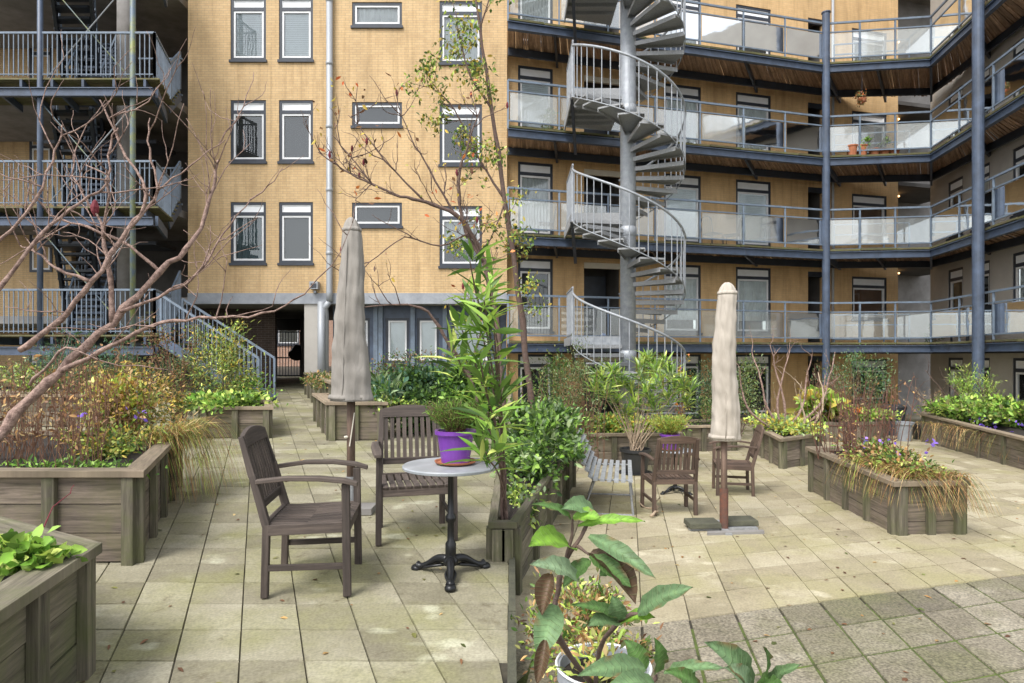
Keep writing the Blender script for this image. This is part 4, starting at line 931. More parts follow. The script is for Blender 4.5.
def parasol(label, loc, ztop, zbot, rt, rb, mat, tilt, pole_r, seed):
    t = thing('covered_parasol', label, 'parasol', loc, 0, 'folded parasols under canvas covers')
    rg = random.Random(seed); ph = [rg.uniform(0, 6.28) for _ in range(8)]; H_ = ztop - zbot; K = 90; prof = []
    for i in range(K + 1):
        u = i / K; r = rb + (rt - rb) * u
        if u > .9: r *= math.sqrt(max(0, 1 - ((u - .9) / .1) ** 2 * .93))
        if u < .03: r *= 1.03
        prof.append((r, zbot + H_ * u))
    def fn(a, z, i):
        u = (z - zbot) / H_
        f_ = 1 + .07 * math.sin(2 * a + ph[0] + u * 1.5) + .045 * math.sin(5 * a + ph[1] + u * 3) * (1 - .5 * u) + .02 * math.sin(11 * a + ph[2] - u * 5)
        f_ += .035 * math.sin(17 * u + 3 * a + ph[3]) * math.sin(5 * u + a + ph[6]) + .04 * math.sin(37 * u - 2 * a + ph[4]) * math.sin(7 * u + 2 * a + ph[7]) + .022 * math.sin(63 * u + 5 * a + ph[5]) * math.sin(11 * u - 3 * a)
        return f_ + (.10 * math.sin(8 * a) * ((u - .86) / .14) if u > .86 else 0)
    m = MB(); m.lathe((0, 0, 0), prof, 72, fn)
    m.v = [(x + tilt * (z - zbot) + .012 * math.sin(z * 5 + seed), y, z) for x, y, z in m.v]; c_ = m.build('canvas_cover', mat, t, smooth=True)
    m = MB(); pts = [(rt * .2 + tilt * (z - zbot) + (rb + (rt - rb) * (z - zbot) / H_) * .98 * math.cos(-1.9), (rb + (rt - rb) * (z - zbot) / H_) * 1.02 * math.sin(-1.9), z) for z in [zbot + .02 + H_ * .86 * i / 14 for i in range(15)]]
    m.tube(pts, .006, 5); m.build('seam', mat, c_, smooth=True)
    m = MB(); m.lathe((0, 0, 0), [(p_[0] * 1.012 + .002, p_[1]) for p_ in prof[1:4]], 72, fn); m.build('hem', mat, c_, smooth=True)
    zt_ = zbot + H_ * .93; m = MB(); m.lathe((0, 0, 0), [(prof[83][0] * 1.03, prof[83][1]), (prof[83][0] * 1.06, prof[84][1]), (prof[84][0] * 1.03, prof[85][1])], 72, fn); m.v = [(x + tilt * (z - zbot) + .012 * math.sin(z * 5 + seed), y, z) for x, y, z in m.v]; m.build('tie_strap', mat, c_, smooth=True)
    m = MB(); m.tube([(0, 0, .03), (0, 0, zbot + .2)], pole_r, 14); m.build('pole', 'teak_red', t, smooth=True)
    return t
pL = Vector(((351 - 512) / F * 5.6, 5.6, gl(5.6)))
uL = parasol('tall parasol folded under a taupe canvas cover, in front of the brick facade', pL, 2.70 - pL.z, 1.10 - pL.z, .075, .165, 'canvas', -.0, .036, 3)
m = MB(); 
for sx in (-1, 1): m.bb(sx * .03 if sx > 0 else -.23, .23 if sx > 0 else -.03, -.24, .0, .0, .05)
m.build('base_slab', 'concrete', uL); m = MB(); m.tube([(0, 0, .05), (0, 0, .28)], .045, 14); m.build('pole_socket', 'galvanised_dark', uL)
m = MB(); m.beam((.04, -.04, 1.0 - .16), (.0, -.05, .55), .008, .008); m.lathe((-.03, -.05, .62), [(.012, 0), (.02, .01), (.012, .02)], 10); m.build('cord', 'cream_panel', uL)
pR = Vector((2.02, 6.1, gr(6.1)))
uR = parasol('tall parasol folded under a pale beige canvas cover, between the two right armchairs', pR, 2.19 - pR.z, .69 - pR.z, .085, .128, 'canvas_pale', .012, .031, 9)
m = MB(); m.tube([(0, 0, .02), (0, 0, .4)], .04, 14); m.build('pole_socket', 'rust', uR)
m = MB(); m.beam((-.33, .0, .012), (.33, .04, .012), .06, .02); m.beam((-.02, -.2, .014), (.02, .3, .014), .06, .022); m.build('base_cross', 'galvanised_dark', uR)
for i, (x0, y0, x1, y1) in enumerate(((-.34, -.06, -.03, .20), (.05, .04, .36, .28))):
    m = MB(); m.hexa([(x0, y0, .026), (x1, y0 + .02, .026), (x1, y1, .026), (x0, y1 - .02, .026), (x0 + .005, y0 + .005, .075), (x1 - .005, y0 + .025, .075), (x1 - .005, y1 - .005, .075), (x0 + .005, y1 - .025, .075)]); m.build('ballast_slab', 'moss_slab', uR, bevel=.006)
m = MB(); m.hexa([(-.22, -.2, .002), (.33, -.14, .002), (.34, -.08, .002), (-.2, -.13, .002), (-.22, -.2, .03), (.33, -.14, .03), (.34, -.08, .03), (-.2, -.13, .03)]); m.build('base_bar', 'concrete', uR)

# slatted bench, back to the left
bl_ = thing('slatted_bench', 'grey slatted metal bench beside the leafy left hedge planter', 'bench', (1.0, 7.3, gr(7.45)), R(-10))
for i in range(6):
    m = MB(); m.beam((-.02 + .072 * i, -.66, .40 + .004 * abs(i - 3)), (-.02 + .072 * i, .66, .40 + .004 * abs(i - 3)), .045, .022); m.build('seat_slat', 'slat_grey', bl_)
for i in range(6):
    m = MB(); x = -.075 - .035 * i; z = .44 + .068 * i; m.beam((x, -.66, z), (x, .66, z), .045, .02, (1, 0, 1.6)); m.build('back_slat', 'slat_grey', bl_)
for s in (-.5, .5):
    m = MB(); m.tube([(.37, s, .02), (.33, s, .385), (-.05, s, .385), (-.27, s, .82)], .014, 8); m.build('side_frame', 'galvanised_dark', bl_)
    m = MB(); m.tube([(-.03, s, .385), (-.16, s, .02), (.37, s, .02)], .012, 8); m.build('leg_frame', 'galvanised_dark', bl_)
# bits of driftwood lying by the chair
m = MB(); q = GR(652, 518); limb(m, [q + Vector((-.02, 0, .02)), q + Vector((.08, .1, .05)), q + Vector((.12, .35, .05)), q + Vector((.2, .5, .1))], .014, .006, 3, .01, 6); limb(m, [q + Vector((.1, .2, .05)), q + Vector((.0, .3, .05)), q + Vector((-.05, .4, .09))], .010, .005, 3, .01, 6)
tag(m.build('driftwood', 'bark_pale', None, smooth=True), 'pale forked piece of dead wood lying by the reddish armchair', 'branch')

# ================================================================ PLANTERS
def planter(label, pts, h, zf, nx=(3, 2, 3, 2), mats=('planter_wood', 'rim_wood', 'post_wood'), rim=.13, boards=3, over=.05, cat='planter', group='wooden planter boxes', base=None, soil=.05):
    """pts: footprint corners ccw (x, y); zf: ground height; h: list or number"""
    c = sum((Vector((*p, 0)) for p in pts), Vector()) / len(pts); cz = min(zf(p[1]) for p in pts); t = thing('planter_box', label, cat, (c.x, c.y, cz), 0, group)
    Lp = [Vector((p[0] - c.x, p[1] - c.y, 0)) for p in pts]; n = len(pts); ht = h + max(zf(p[1]) for p in pts) - cz; top = ht
    for i in range(n):
        a, b = Lp[i], Lp[(i + 1) % n]; d = (b - a).normalized(); nrm = Vector((d.y, -d.x, 0)); a_ = a - nrm * .03; b_ = b - nrm * .03
        m = MB(); hb = (top - .05) / boards
        for k in range(boards):
            z = hb * (k + .5) + .01; o_ = Vector((0, 0, z)) + nrm * rng.uniform(-.004, .004)
            m.beam(a_ + o_ + d * .02, b_ + o_ - d * .02, .04, hb - .007)
        m.build('side_boards', mats[0], t)
        for k in range(nx[i % len(nx)] + 1):
            u = k / nx[i % len(nx)]; L = (b - a).length; p = a.lerp(b, (u * (L - .1) + .05) / L) + nrm * .012
            m = MB(); m.beam(p + Vector((0, 0, -.02)), p + Vector((0, 0, top - .05)), .085 + rng.uniform(-.01, .01), .045, nrm); m.build('post', mats[2], t, bevel=.003)
    # mitred rim boards
    outer = []; inner = []
    for i in range(n):
        p0, p1, p2 = Lp[i - 1], Lp[i], Lp[(i + 1) % n]; d1 = (p1 - p0).normalized(); d2 = (p2 - p1).normalized(); n1 = Vector((d1.y, -d1.x, 0)); n2 = Vector((d2.y, -d2.x, 0)); bs = (n1 + n2); bs = bs / max(.3, bs.dot(n1))
        outer.append(p1 + bs * over); inner.append(p1 - bs * (rim - over))
    for i in range(n):
        j = (i + 1) % n; m = MB(); d = (outer[j] - outer[i]).normalized() * .002; L = (outer[j] - outer[i]).length; o_ = rng.random() * 20
        q = [outer[i] + d, outer[j] - d, inner[j] - d, inner[i] + d]; bl = [(o_, 0, o_), (o_ + L, 0, o_), (o_ + L, rim, o_), (o_, rim, o_)]
        m.hexa([v + Vector((0, 0, top - .045)) for v in q] + [v + Vector((0, 0, top + rng.uniform(-.002, .002))) for v in q], None, bl * 2); m.build('rim_board', mats[1], t, bevel=.003)
    m = MB(); K = 9
    if n == 4:
        g = []
        for i in range(K + 1):
            for j in range(K + 1):
                p = (Lp[0].lerp(Lp[1], i / K)).lerp(Lp[3].lerp(Lp[2], i / K), j / K) * .97; g.append((p.x, p.y, top - soil - .02 + rng.uniform(-.02, .025)))
        m.add(g, [(i * (K + 1) + j, (i + 1) * (K + 1) + j, (i + 1) * (K + 1) + j + 1, i * (K + 1) + j + 1) for i in range(K) for j in range(K)])
    else: m.add([(p.x * .97, p.y * .97, top - soil) for p in Lp], [tuple(range(n))])
    m.build('soil', 'soil', t); return t, c, cz + top
SK = .397
def skew(x, y, w, d): return [(x, y), (x + w, y), (x + w - SK * d, y + d), (x - SK * d, y + d)]
# left patio
planter('long planter box with dead brown stalks and a drooping grass edge, front left', [(-4.65, 4.22), (-2.47, 4.22), (-3.36, 6.46), (-5.54, 6.46)], .56, gl, (4, 4, 4, 4), boards=3)
z_ = .60
planter('nearest planter box, dark weathered corner in the bottom left', [(-2.9, 1.75), (-1.72, 1.98), (-1.90, 2.87), (-2.75, 3.35), (-3.3, 3.3)], .55, gl, (3, 2, 2, 2, 2), ('post_wood', 'post_wood', 'post_wood'), rim=.16)
planter('low planter box at the left margin under the steel stair tower', [(-10.4, 10.7), (-6.75, 10.7), (-7.15, 11.7), (-10.8, 11.7)], .52, gl, (5, 2, 4, 2), boards=2)
planter('low planter box filled with bright green ground cover beside the lower stair', skew(-4.62, 9.5, 1.03, 1.5), .43, gl, (2, 2, 2, 2), boards=2)
planter('planter box behind the taupe parasol with a pale wide rim', [(-2.66, 9.3), (-1.86, 9.3), (-2.74, 11.5), (-3.54, 11.5)], .50, gl, (2, 3, 2, 3), boards=2, rim=.2)
planter('dark planter running back along the passage entrance', [(-2.95, 10.6), (-2.55, 10.7), (-5.05, 17.0), (-5.45, 16.9)], .58, gl, (1, 4, 1, 6), ('post_wood', 'rim_wood', 'post_wood'), boards=3)
# right patio
planter('dark narrow planter holding the variegated hedge, between the two paved levels', [(-.14, 4.3), (.02, 4.3), (.82, 8.5), (-.12, 8.5)], .50, gr, (1, 5, 2, 5), ('post_wood', 'post_wood', 'post_wood'), rim=.06, over=.02)
planter('sturdy planter box with dead red stems and purple flowers, front right', [(3.55, 5.92), (4.22, 5.98), (4.62, 8.2), (3.80, 8.15)], .50, gr, (2, 4, 2, 4), boards=3)
planter('square planter box of pale yellow ground cover with a bare shrub, right of the parasol', [(4.24, 10.05), (5.15, 10.7), (5.45, 12.6), (4.55, 12.0)], .48, gr, (2, 2, 2, 3), boards=3)
planter('planter box behind the big black pot, under the spiral staircase', [(1.1, 10.4), (2.75, 10.5), (2.9, 11.7), (1.2, 11.6)], .52, gr, (3, 2, 3, 2), boards=2)
planter('planter box just behind the pale parasol with sparse planting', [(3.35, 12.3), (4.35, 12.45), (4.6, 13.5), (3.55, 13.4)], .5, gr, (3, 2, 2, 2), boards=2)
planter('long planter box with trailing purple flowers at the right edge', [(7.85, 9.6), (9.1, 9.6), (10.3, 14.3), (9.05, 14.1)], .5, gr, (2, 4, 2, 5), boards=3)
# half-barrel tub
q = thing('wooden_tub', 'long rounded tub of upright staves in front of the ochre facade', 'planter', (7.6, 14.4, gr(14.4)), R(12))
def oval(a, rx, ry): return Vector((rx * math.copysign(abs(math.cos(a)) ** .6, math.cos(a)), ry * math.copysign(abs(math.sin(a)) ** .75, math.sin(a)), 0))
for i in range(30):
    a = 2 * math.pi * i / 30; b_ = 2 * math.pi * (i + .93) / 30; p0, p1 = oval(a, .78, .38), oval(b_, .78, .38); r0, r1 = oval(a, .9, .46), oval(b_, .9, .46); m = MB(); hh = Vector((0, 0, .46 + rng.uniform(-.01, .01)))
    m.hexa([p0, p1, p1 * .93, p0 * .93, r0 + hh, r1 + hh, r1 * .94 + hh, r0 * .94 + hh], None, [(0, 0, i), (0, .1, i), (0, .1, i), (0, 0, i), (.46, 0, i), (.46, .1, i), (.46, .1, i), (.46, 0, i)]); m.build('stave', 'planter_wood', q)
m = MB(); m.add([tuple(oval(2 * math.pi * i / 30, .84, .42) + Vector((0, 0, .40))) for i in range(30)], [tuple(range(30))]); m.build('soil', 'soil', q)
m = MB(); K = 40; m.tube([tuple(oval(2 * math.pi * i / K, .885, .45) + Vector((0, 0, .38))) for i in range(K + 1)], .012, 5, False); m.build('hoop', 'rust', q)
# pots and bins
pot('plant_pot', 'big black plastic pot of the spiky yucca-like shrub', (1.85, 9.6, gr(9.6)), .17, .225, .36, 'black_plastic', group='black plastic pots', saucer='black_plastic')
pot('plant_pot', 'black pot with dry grass beside the tall dark bin', (9.35, 14.6, gr(14.6)), .17, .23, .34, 'black_plastic', group='black plastic pots')
pot('plant_pot', 'black pot just left of the long right hand planter', (9.95, 14.9, gr(14.9)), .15, .21, .42, 'black_plastic', group='black plastic pots')
pot('plant_pot', 'pale grey flower pot at the right end of the staved tub', (8.75, 14.3, gr(14.3)), .14, .2, .42, 'band_grey')
m = thing('rubbish_bin', 'tall dark grey bin against the ochre facade', 'bin', (9.3, 15.6, gr(15.6)))
q = MB(); q.lathe((0, 0, 0), [(.2, 0), (.26, .62), (.28, .63), (.28, .66), (.0, .66)], 20); q.build('bin_body', 'dark_frame', m); q = MB(); q.lathe((0, 0, .662), [(.285, 0), (.285, .04), (.2, .08), (0, .09)], 20); q.build('lid', 'black_plastic', m)
# ================================================================ PLANTS, LEFT
zf = .56 + gl(6.46) - 0   # rim height of the long front planter
zt = gl(4.22) + (.56 + gl(6.46) - gl(4.22))
def stalks(label, base, rx, ry, n, h, mat='dry_stem', r=.004, heads=True, name='dead_stalks', group=None, leafp=('brown', 'straw'), nl=400, lean=.12, skewx=0, hv=.5):
    t = thing(name, label, 'plant', base, 0, group); m = MB(); lb = LB(); pp_ = []
    for i in range(n):
        y = rng.uniform(-ry, ry); b0 = Vector((rng.uniform(-rx, rx) - skewx * y, y, 0)); H_ = h * rng.uniform(1 - hv, 1.05)
        d = Vector((rng.gauss(0, lean), rng.gauss(0, lean), 1)) * H_; e = b0 + d; mid = b0.lerp(e, .5) + Vector((rng.gauss(0, .03), rng.gauss(0, .03), 0)); q = wig([b0, mid, e], 3, .006)
        m.tube(q, [r * (1 - .5 * j / 6) for j in range(7)], 4)
        for j in range(rng.randint(0, 3)):
            k = rng.randint(2, 6); dd = Vector((rng.gauss(0, .5), rng.gauss(0, .5), .7)) * .12 * h; m.tube([q[k], q[k] + dd], [r * .5, r * .3], 4); pp_.append(q[k] + dd)
        pp_ += q[2:]
    m.build('stem', mat, t)
    if nl:
        A = np.array([tuple(p) for p in pp_]); k = nrng.integers(0, len(A), nl)
        lb.add(A[k] + nrng.normal(0, .012, (nl, 3)), nrng.normal(size=(nl, 3)) - [0, 0, .5], nrng.normal(size=(nl, 3)), .04 * (.5 + nrng.random(nl)), .016 * (.5 + nrng.random(nl)), colours(leafp, nl)); lb.build('foliage', t)
    return t
stalks('thicket of dead reddish brown stalks standing in the front left planter', (-3.75, 5.1, zt - .08), .6, .55, 150, .8, skewx=SK, nl=900)
stalks('taller seed-headed dry stems at the back of the front left planter', (-3.9, 6.1, zt - .08), .5, .25, 46, 1.1, skewx=SK, nl=900, leafp=('brown', 'dark'), r=.0035)
bush('yellow_shrub', 'yellow leaved shrub glowing behind the dead stalks', (-3.75, 6.15, zt - .08), (.42, .25, .34), 2400, .055, .028, ['yellow', 'lime', 'straw'], 22, 14, stem='dry_stem', csize=.3)
bush('flowering_plant', 'low yellow green plant with a few violet flowers, middle of the front left planter', (-3.3, 5.3, zt - .1), (.33, .45, .15), 1700, .045, .02, ['lime', 'yellow', 'olive', 'green'], 16, 8, extra=[((0, 0, .35), (.4, .4, .12), 16, .035, .03, ['violet'], 16, .5, .2)])
bush('trailing_sedge', 'dry orange and green sedge spilling over the right rim of the front left planter', (-2.98, 5.75, zt - .1), (.22, .4, .16), 300, .10, .008, ['straw', 'olive'], 10, 4)
def weeping(label, base, rx, ry, n, L, pals, name='trailing_sedge', dirx=1, drop=.25, up=.25, w_=.007, dy=0):
    t = thing(name, label, 'plant', base); lb = LB()
    for i in range(n):
        b0 = Vector((rng.uniform(-rx, rx), rng.uniform(-ry, ry), 0)); a = rng.gauss(0, .7); d = Vector((math.cos(a) * dirx, math.sin(a) + dy, 0)); l = L * rng.uniform(.5, 1.1); K = 7; p = [b0 + d * l * (j / K) + Vector((0, 0, up * 4 * (j / K) * (1 - j / K) * l / L - drop * (j / K) ** 2)) for j in range(K + 1)]
        c_ = colours(pals, 1)[0]
        for j in range(K):
            v = p[j + 1] - p[j]; lb.leaf(tuple(p[j]), tuple(v), (0, 0, 1), v.length * 1.25, w_ * (1.2 - j / K), c_)
    lb.build('foliage', t, bend=.02); return t
weeping('arching rust and green blades drooping to the slabs from the front left planter', (-3.15, 5.9, zt - .03), .12, .45, 420, .55, ['straw', 'olive', 'straw', 'brown', 'lime'], drop=.42)
bush('seedling_cover', 'small green seedlings on the dark soil of the front left planter', (-3.15, 4.6, zt - .09), (.6, .2, .035), 420, .05, .018, ['bright', 'green'], 24, 0, h0=.0)
bush('geranium', 'bright green leafy plant in the nearest bottom left planter', (-2.02, 2.62, .63), (.15, .12, .075), 330, .062, .045, ['bright', 'lime', 'green'], 12, 8, csize=.4)
bush('green_shrub', 'loose fresh green shrub in front of the lower stair', (-4.95, 10.9, gl(10.9)), (.78, .55, .95), 3400, .08, .018, ['green', 'lime', 'olive', 'yellow', 'olive'], 40, 16, h0=.1, csize=.26, shell=.3)
bush('ground_cover', 'mound of bright green leaves filling the low planter by the lower stair', (-4.4, 10.0, gl(10) + .40), (.66, .65, .13), 1700, .085, .06, ['bright', 'lime', 'green'], 26, 0, h0=-.04)
bush('yellowing_bush', 'yellow and olive bush at the foot of the stair tower', (-5.35, 9.2, gl(9.2)), (.62, .5, .58), 3200, .06, .03, ['yellow', 'olive', 'straw', 'olive'], 30, 14, csize=.28, stem='dry_stem')
bush('conifer_shrub', 'feathery blue green shrub at the left margin under the decks', (-7.2, 10.9, gl(11) + .3), (.95, .4, .62), 3600, .07, .012, ['blue_green', 'dark', 'blue_green'], 30, 10, csize=.3)
bush('pale_shrub', 'pale yellow green shrub over the left margin planter', (-7.7, 11.0, gl(11) + .42), (1.2, .4, .36), 3200, .06, .03, ['pale', 'lime', 'olive'], 30, 6, csize=.28)
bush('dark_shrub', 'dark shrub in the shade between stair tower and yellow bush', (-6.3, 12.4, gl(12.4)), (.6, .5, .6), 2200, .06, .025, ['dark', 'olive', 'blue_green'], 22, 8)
bush('dried_hydrangea', 'brown withered flower heads behind the bare branches', (-6.0, 11.5, gl(11.5)), (.8, .4, .9), 1700, .035, .025, ['brown', 'olive', 'brown'], 34, 30, h0=.2, csize=.14, stem='dry_stem')
bush('stair_ivy', 'green plant among the lower stair balusters', (-5.5, 13.4, gl(13.4)), (.6, .4, .35), 1000, .07, .05, ['green', 'bright'], 14, 5)
# hedge bed right of the passage
hb = gl(9.3) + .50
for (lab, px, py, Y, r, n, L, W, pals) in (
    ('silvery green rhododendron leaves just right of the taupe parasol', 384, 404, 9.7, (.34, .3, .30), 420, .15, .045, ['pale', 'blue_green', 'green']),
    ('dense dark ivy hedge in the middle of the bed below the blue windows', 424, 396, 10.6, (.75, .5, .36), 3600, .075, .055, ['dark', 'green', 'blue_green', 'dark']),
    ('glossy mid green hedge at the right end of the bed', 474, 392, 9.9, (.48, .5, .42), 2600, .075, .05, ['green', 'dark', 'green', 'bright']),
    ('clipped brownish green hedge top behind the ivy', 430, 372, 13.5, (1.55, .5, .45), 3600, .05, .03, ['olive', 'dark', 'green', 'brown']),
    ('low yellow green cover at the front of the bed', 395, 412, 9.45, (.55, .18, .16), 1100, .055, .03, ['olive', 'lime', 'green'])):
    q = P(px, py, Y); base = (q.x, q.y, hb - .1); hh = max(.1, q.z - r[2] - (hb - .1))
    bush('hedge_shrub', lab, base, r, n, L, W, pals, 26, 8, h0=max(-.1, q.z - (hb - .1) - r[2]), csize=.32)
for lab, x, y, r, n, pals in (('dark leafy shrub reaching the slabs behind the grey armchair', -1.45, 9.9, (.5, .4, .36), 2600, ['dark', 'green', 'dark']), ('glossy shrub reaching the slabs behind the left bistro table', -.62, 9.7, (.5, .4, .40), 2600, ['dark', 'green', 'green', 'bright'])):
    bush('hedge_shrub', lab, (x, y, gl(y)), r, n, .085, .055, pals, 24, 6, csize=.34)
bush('passage_creeper', 'yellow green creeper in the dark planter by the passage', (-3.6, 12.6, gl(12.5) + .5), (.35, 1.3, .16), 1300, .06, .03, ['olive', 'green', 'straw'], 22, 0)
# bare sumac in the left foreground
def sumac(name, label, mains, mat, tw_n=5, tw_l=.4, tw_r=.006, depth=2, cat='tree', leaves=None, heads=0, upk=.5, flat=None, k=4):
    t = thing(name, label, cat, mains[0][0][0]); m = MB(); m.v = []; tips = []; loc = Vector(mains[0][0][0]); mt = MB(); 
    t.location = loc; paths = []
    for i_, (pts, r0, r1, n_) in enumerate(mains):
        m = MB(); q = limb(m, [Vector(p) - loc for p in pts], r0, r1, k, .006, 8)
        if n_: twigs(m, q, n_, tw_l, tw_r, depth, upk, 1, tips, flat)
        m.build('limb' if i_ else 'trunk', mat, t, smooth=True)
    if leaves:
        n, L, W, pals = leaves; A = np.array([tuple(p) for p in tips]); kk = nrng.integers(0, len(A), n); lb = LB()
        lb.add(A[kk] + nrng.normal(0, .07, (n, 3)), nrng.normal(size=(n, 3)) + [0, 0, -.3], nrng.normal(size=(n, 3)) + [0, 0, .6], L * (.6 + .7 * nrng.random(n)), W * (.6 + .7 * nrng.random(n)), colours(pals, n)); lb.build('foliage', t)
    for i in range(heads):
        p = tips[rng.randrange(len(tips))] if i > 0 or True else 0; hm = MB(); hm.lathe(p, [(.004, -.01), (.016, .015), (.018, .04), (.010, .075), (0, .09)], 8, lambda a, z, i_: 1 + .2 * math.sin(5 * a + z * 90)); hm.build('seed_head', 'seed_red', t)
    return t
def PP(l): return [P(*a) for a in l]
m = MB(); limb(m, PP([(44, 527, 3.3), (53, 508, 3.4), (66, 497, 3.5), (74, 485, 3.6)]), .0035, .002, 3, .004, 5); o_ = thing('red_trailing_stem', 'thin dark red stem climbing behind the bottom left green plant', 'plant', (0, 0, 0)); o_.location = (0, 0, 0); m.build('stem', 'seed_red', o_)
mains = [
    (PP([(-20, 470, 3.9), (14, 415, 4.0), (60, 372, 4.1), (112, 322, 4.2), (160, 272, 4.3), (192, 240, 4.4), (214, 186, 4.5), (218, 160, 4.5)]), .042, .008, 7),
    (PP([(60, 372, 4.1), (100, 352, 4.0), (150, 326, 3.9), (200, 318, 3.9), (262, 315, 3.9), (300, 296, 3.9)]), .02, .004, 5),
    (PP([(112, 322, 4.2), (110, 275, 4.2), (104, 240, 4.2), (96, 215, 4.2), (72, 175, 4.2)]), .022, .005, 3),
    (PP([(20, 350, 4.0), (60, 320, 4.0), (92, 282, 4.0), (128, 230, 4.1), (145, 195, 4.1), (120, 142, 4.2), (100, 100, 4.2)]), .024, .005, 5),
    (PP([(128, 230, 4.1), (158, 190, 4.1), (148, 150, 4.1), (150, 118, 4.1)]), .013, .004, 3),
    (PP([(104, 240, 4.2), (108, 180, 4.1), (110, 140, 4.1), (118, 128, 4.1)]), .011, .005, 0),
    (PP([(160, 272, 4.3), (120, 240, 4.3), (80, 225, 4.3), (50, 215, 4.3), (36, 195, 4.3)]), .014, .004, 3),
    (PP([(92, 282, 4.0), (60, 270, 4.0), (40, 255, 4.0), (20, 245, 4.0)]), .013, .005, 3),
    (PP([(-10, 300, 3.8), (40, 235, 3.9), (80, 205, 4.0), (110, 180, 4.0), (86, 165, 4.0)]), .016, .004, 5),
    (PP([(-10, 250, 3.8), (35, 200, 3.8), (55, 150, 3.9), (62, 125, 3.9)]), .012, .004, 3),
    (PP([(120, 312, 4.2), (170, 292, 4.2), (200, 272, 4.2), (222, 235, 4.3), (250, 200, 4.3)]), .014, .004, 5),
    (PP([(158, 190, 4.1), (190, 165, 4.1), (225, 140, 4.1)]), .007, .003, 0),
    (PP([(30, 385, 4.0), (60, 352, 3.9), (80, 350, 3.9)]), .012, .006, 0),
]
mains = [(p_, r0 * .84, r1 * .9, n_ + 1) for p_, r0, r1, n_ in mains]
sumac('bare_sumac', 'bare pinkish sumac with thick forked branches crossing the left stair tower', mains, 'bark_red', 4, .55, .0055, 2, flat=True, upk=.45, heads=0)
hm = MB(); pz = P(95, 212, 4.2); hm.lathe(pz, [(.006, -.03), (.022, .0), (.026, .03), (.014, .07), (0, .085)], 10, lambda a, z, i_: 1 + .2 * math.sin(5 * a + z * 90)); tag(hm.build('sumac_seed_head', 'seed_red', None), 'dark red fuzzy seed head on the bare sumac near the stair tower', 'seed head')
mains = [
    (PP([(486, 430, 8.6), (468, 375, 8.5), (450, 345, 8.4), (428, 312, 8.3), (400, 305, 8.2), (365, 307, 8.2)]), .035, .006, 4),
    (PP([(505, 440, 8.6), (497, 330, 8.6), (484, 262, 8.6), (470, 232, 8.5), (455, 215, 8.4), (425, 202, 8.3), (400, 196, 8.2), (372, 184, 8.2), (344, 170, 8.2), (318, 152, 8.2)]), .042, .006, 18),
    (PP([(484, 262, 8.6), (466, 232, 8.6), (458, 190, 8.6), (466, 150, 8.6), (480, 110, 8.7)]), .03, .007, 10),
    (PP([(455, 215, 8.4), (430, 170, 8.3), (412, 140, 8.3), (400, 110, 8.3)]), .016, .005, 8),
    (PP([(425, 202, 8.3), (385, 160, 8.2), (362, 130, 8.2), (348, 115, 8.2)]), .014, .004, 7),
    (PP([(372, 184, 8.2), (345, 150, 8.2), (332, 135, 8.2)]), .010, .004, 4),
    (PP([(468, 375, 8.5), (480, 330, 8.5), (470, 290, 8.5)]), .016, .006, 4),
    (PP([(470, 232, 8.5), (440, 246, 8.4), (405, 238, 8.3), (370, 262, 8.2), (352, 280, 8.2)]), .012, .004, 5),
]
sumac('sumac_tree', 'leafless thin-twigged tree with dark red tips in front of the yellow brick wall', mains, 'bark', 6, .55, .008, 2, leaves=(150, .08, .04, ['yellow', 'orange', 'brown']), heads=14, upk=.55)
mains = [
    (PP([(535, 440, 9.4), (522, 320, 9.4), (505, 200, 9.4), (492, 110, 9.4), (480, 30, 9.4), (470, -40, 9.4)]), .05, .012, 8),
    (PP([(505, 200, 9.4), (480, 160, 9.4), (455, 110, 9.3), (432, 88, 9.3)]), .02, .005, 9),
    (PP([(492, 110, 9.4), (470, 75, 9.3), (460, 40, 9.3), (455, 10, 9.3)]), .018, .005, 9),
    (PP([(505, 200, 9.4), (490, 240, 9.3), (470, 250, 9.3)]), .012, .005, 5),
    (PP([(480, 30, 9.4), (490, -5, 9.4), (500, -40, 9.4)]), .014, .005, 6),
]
sumac('leafy_tree', 'slender tree still holding small yellow green leaves at the right end of the brick wall', mains, 'bark', 6, .5, .007, 2, leaves=(2700, .07, .036, ['green', 'lime', 'olive', 'yellow']), upk=.35)
mains = [(PP([(288, 420, 7.2), (292, 330, 7.2), (295, 270, 7.2), (293, 215, 7.2)]), .01, .004, 5), (PP([(293, 330, 7.2), (320, 290, 7.2), (300, 245, 7.2), (285, 225, 7.2)]), .007, .003, 3)]

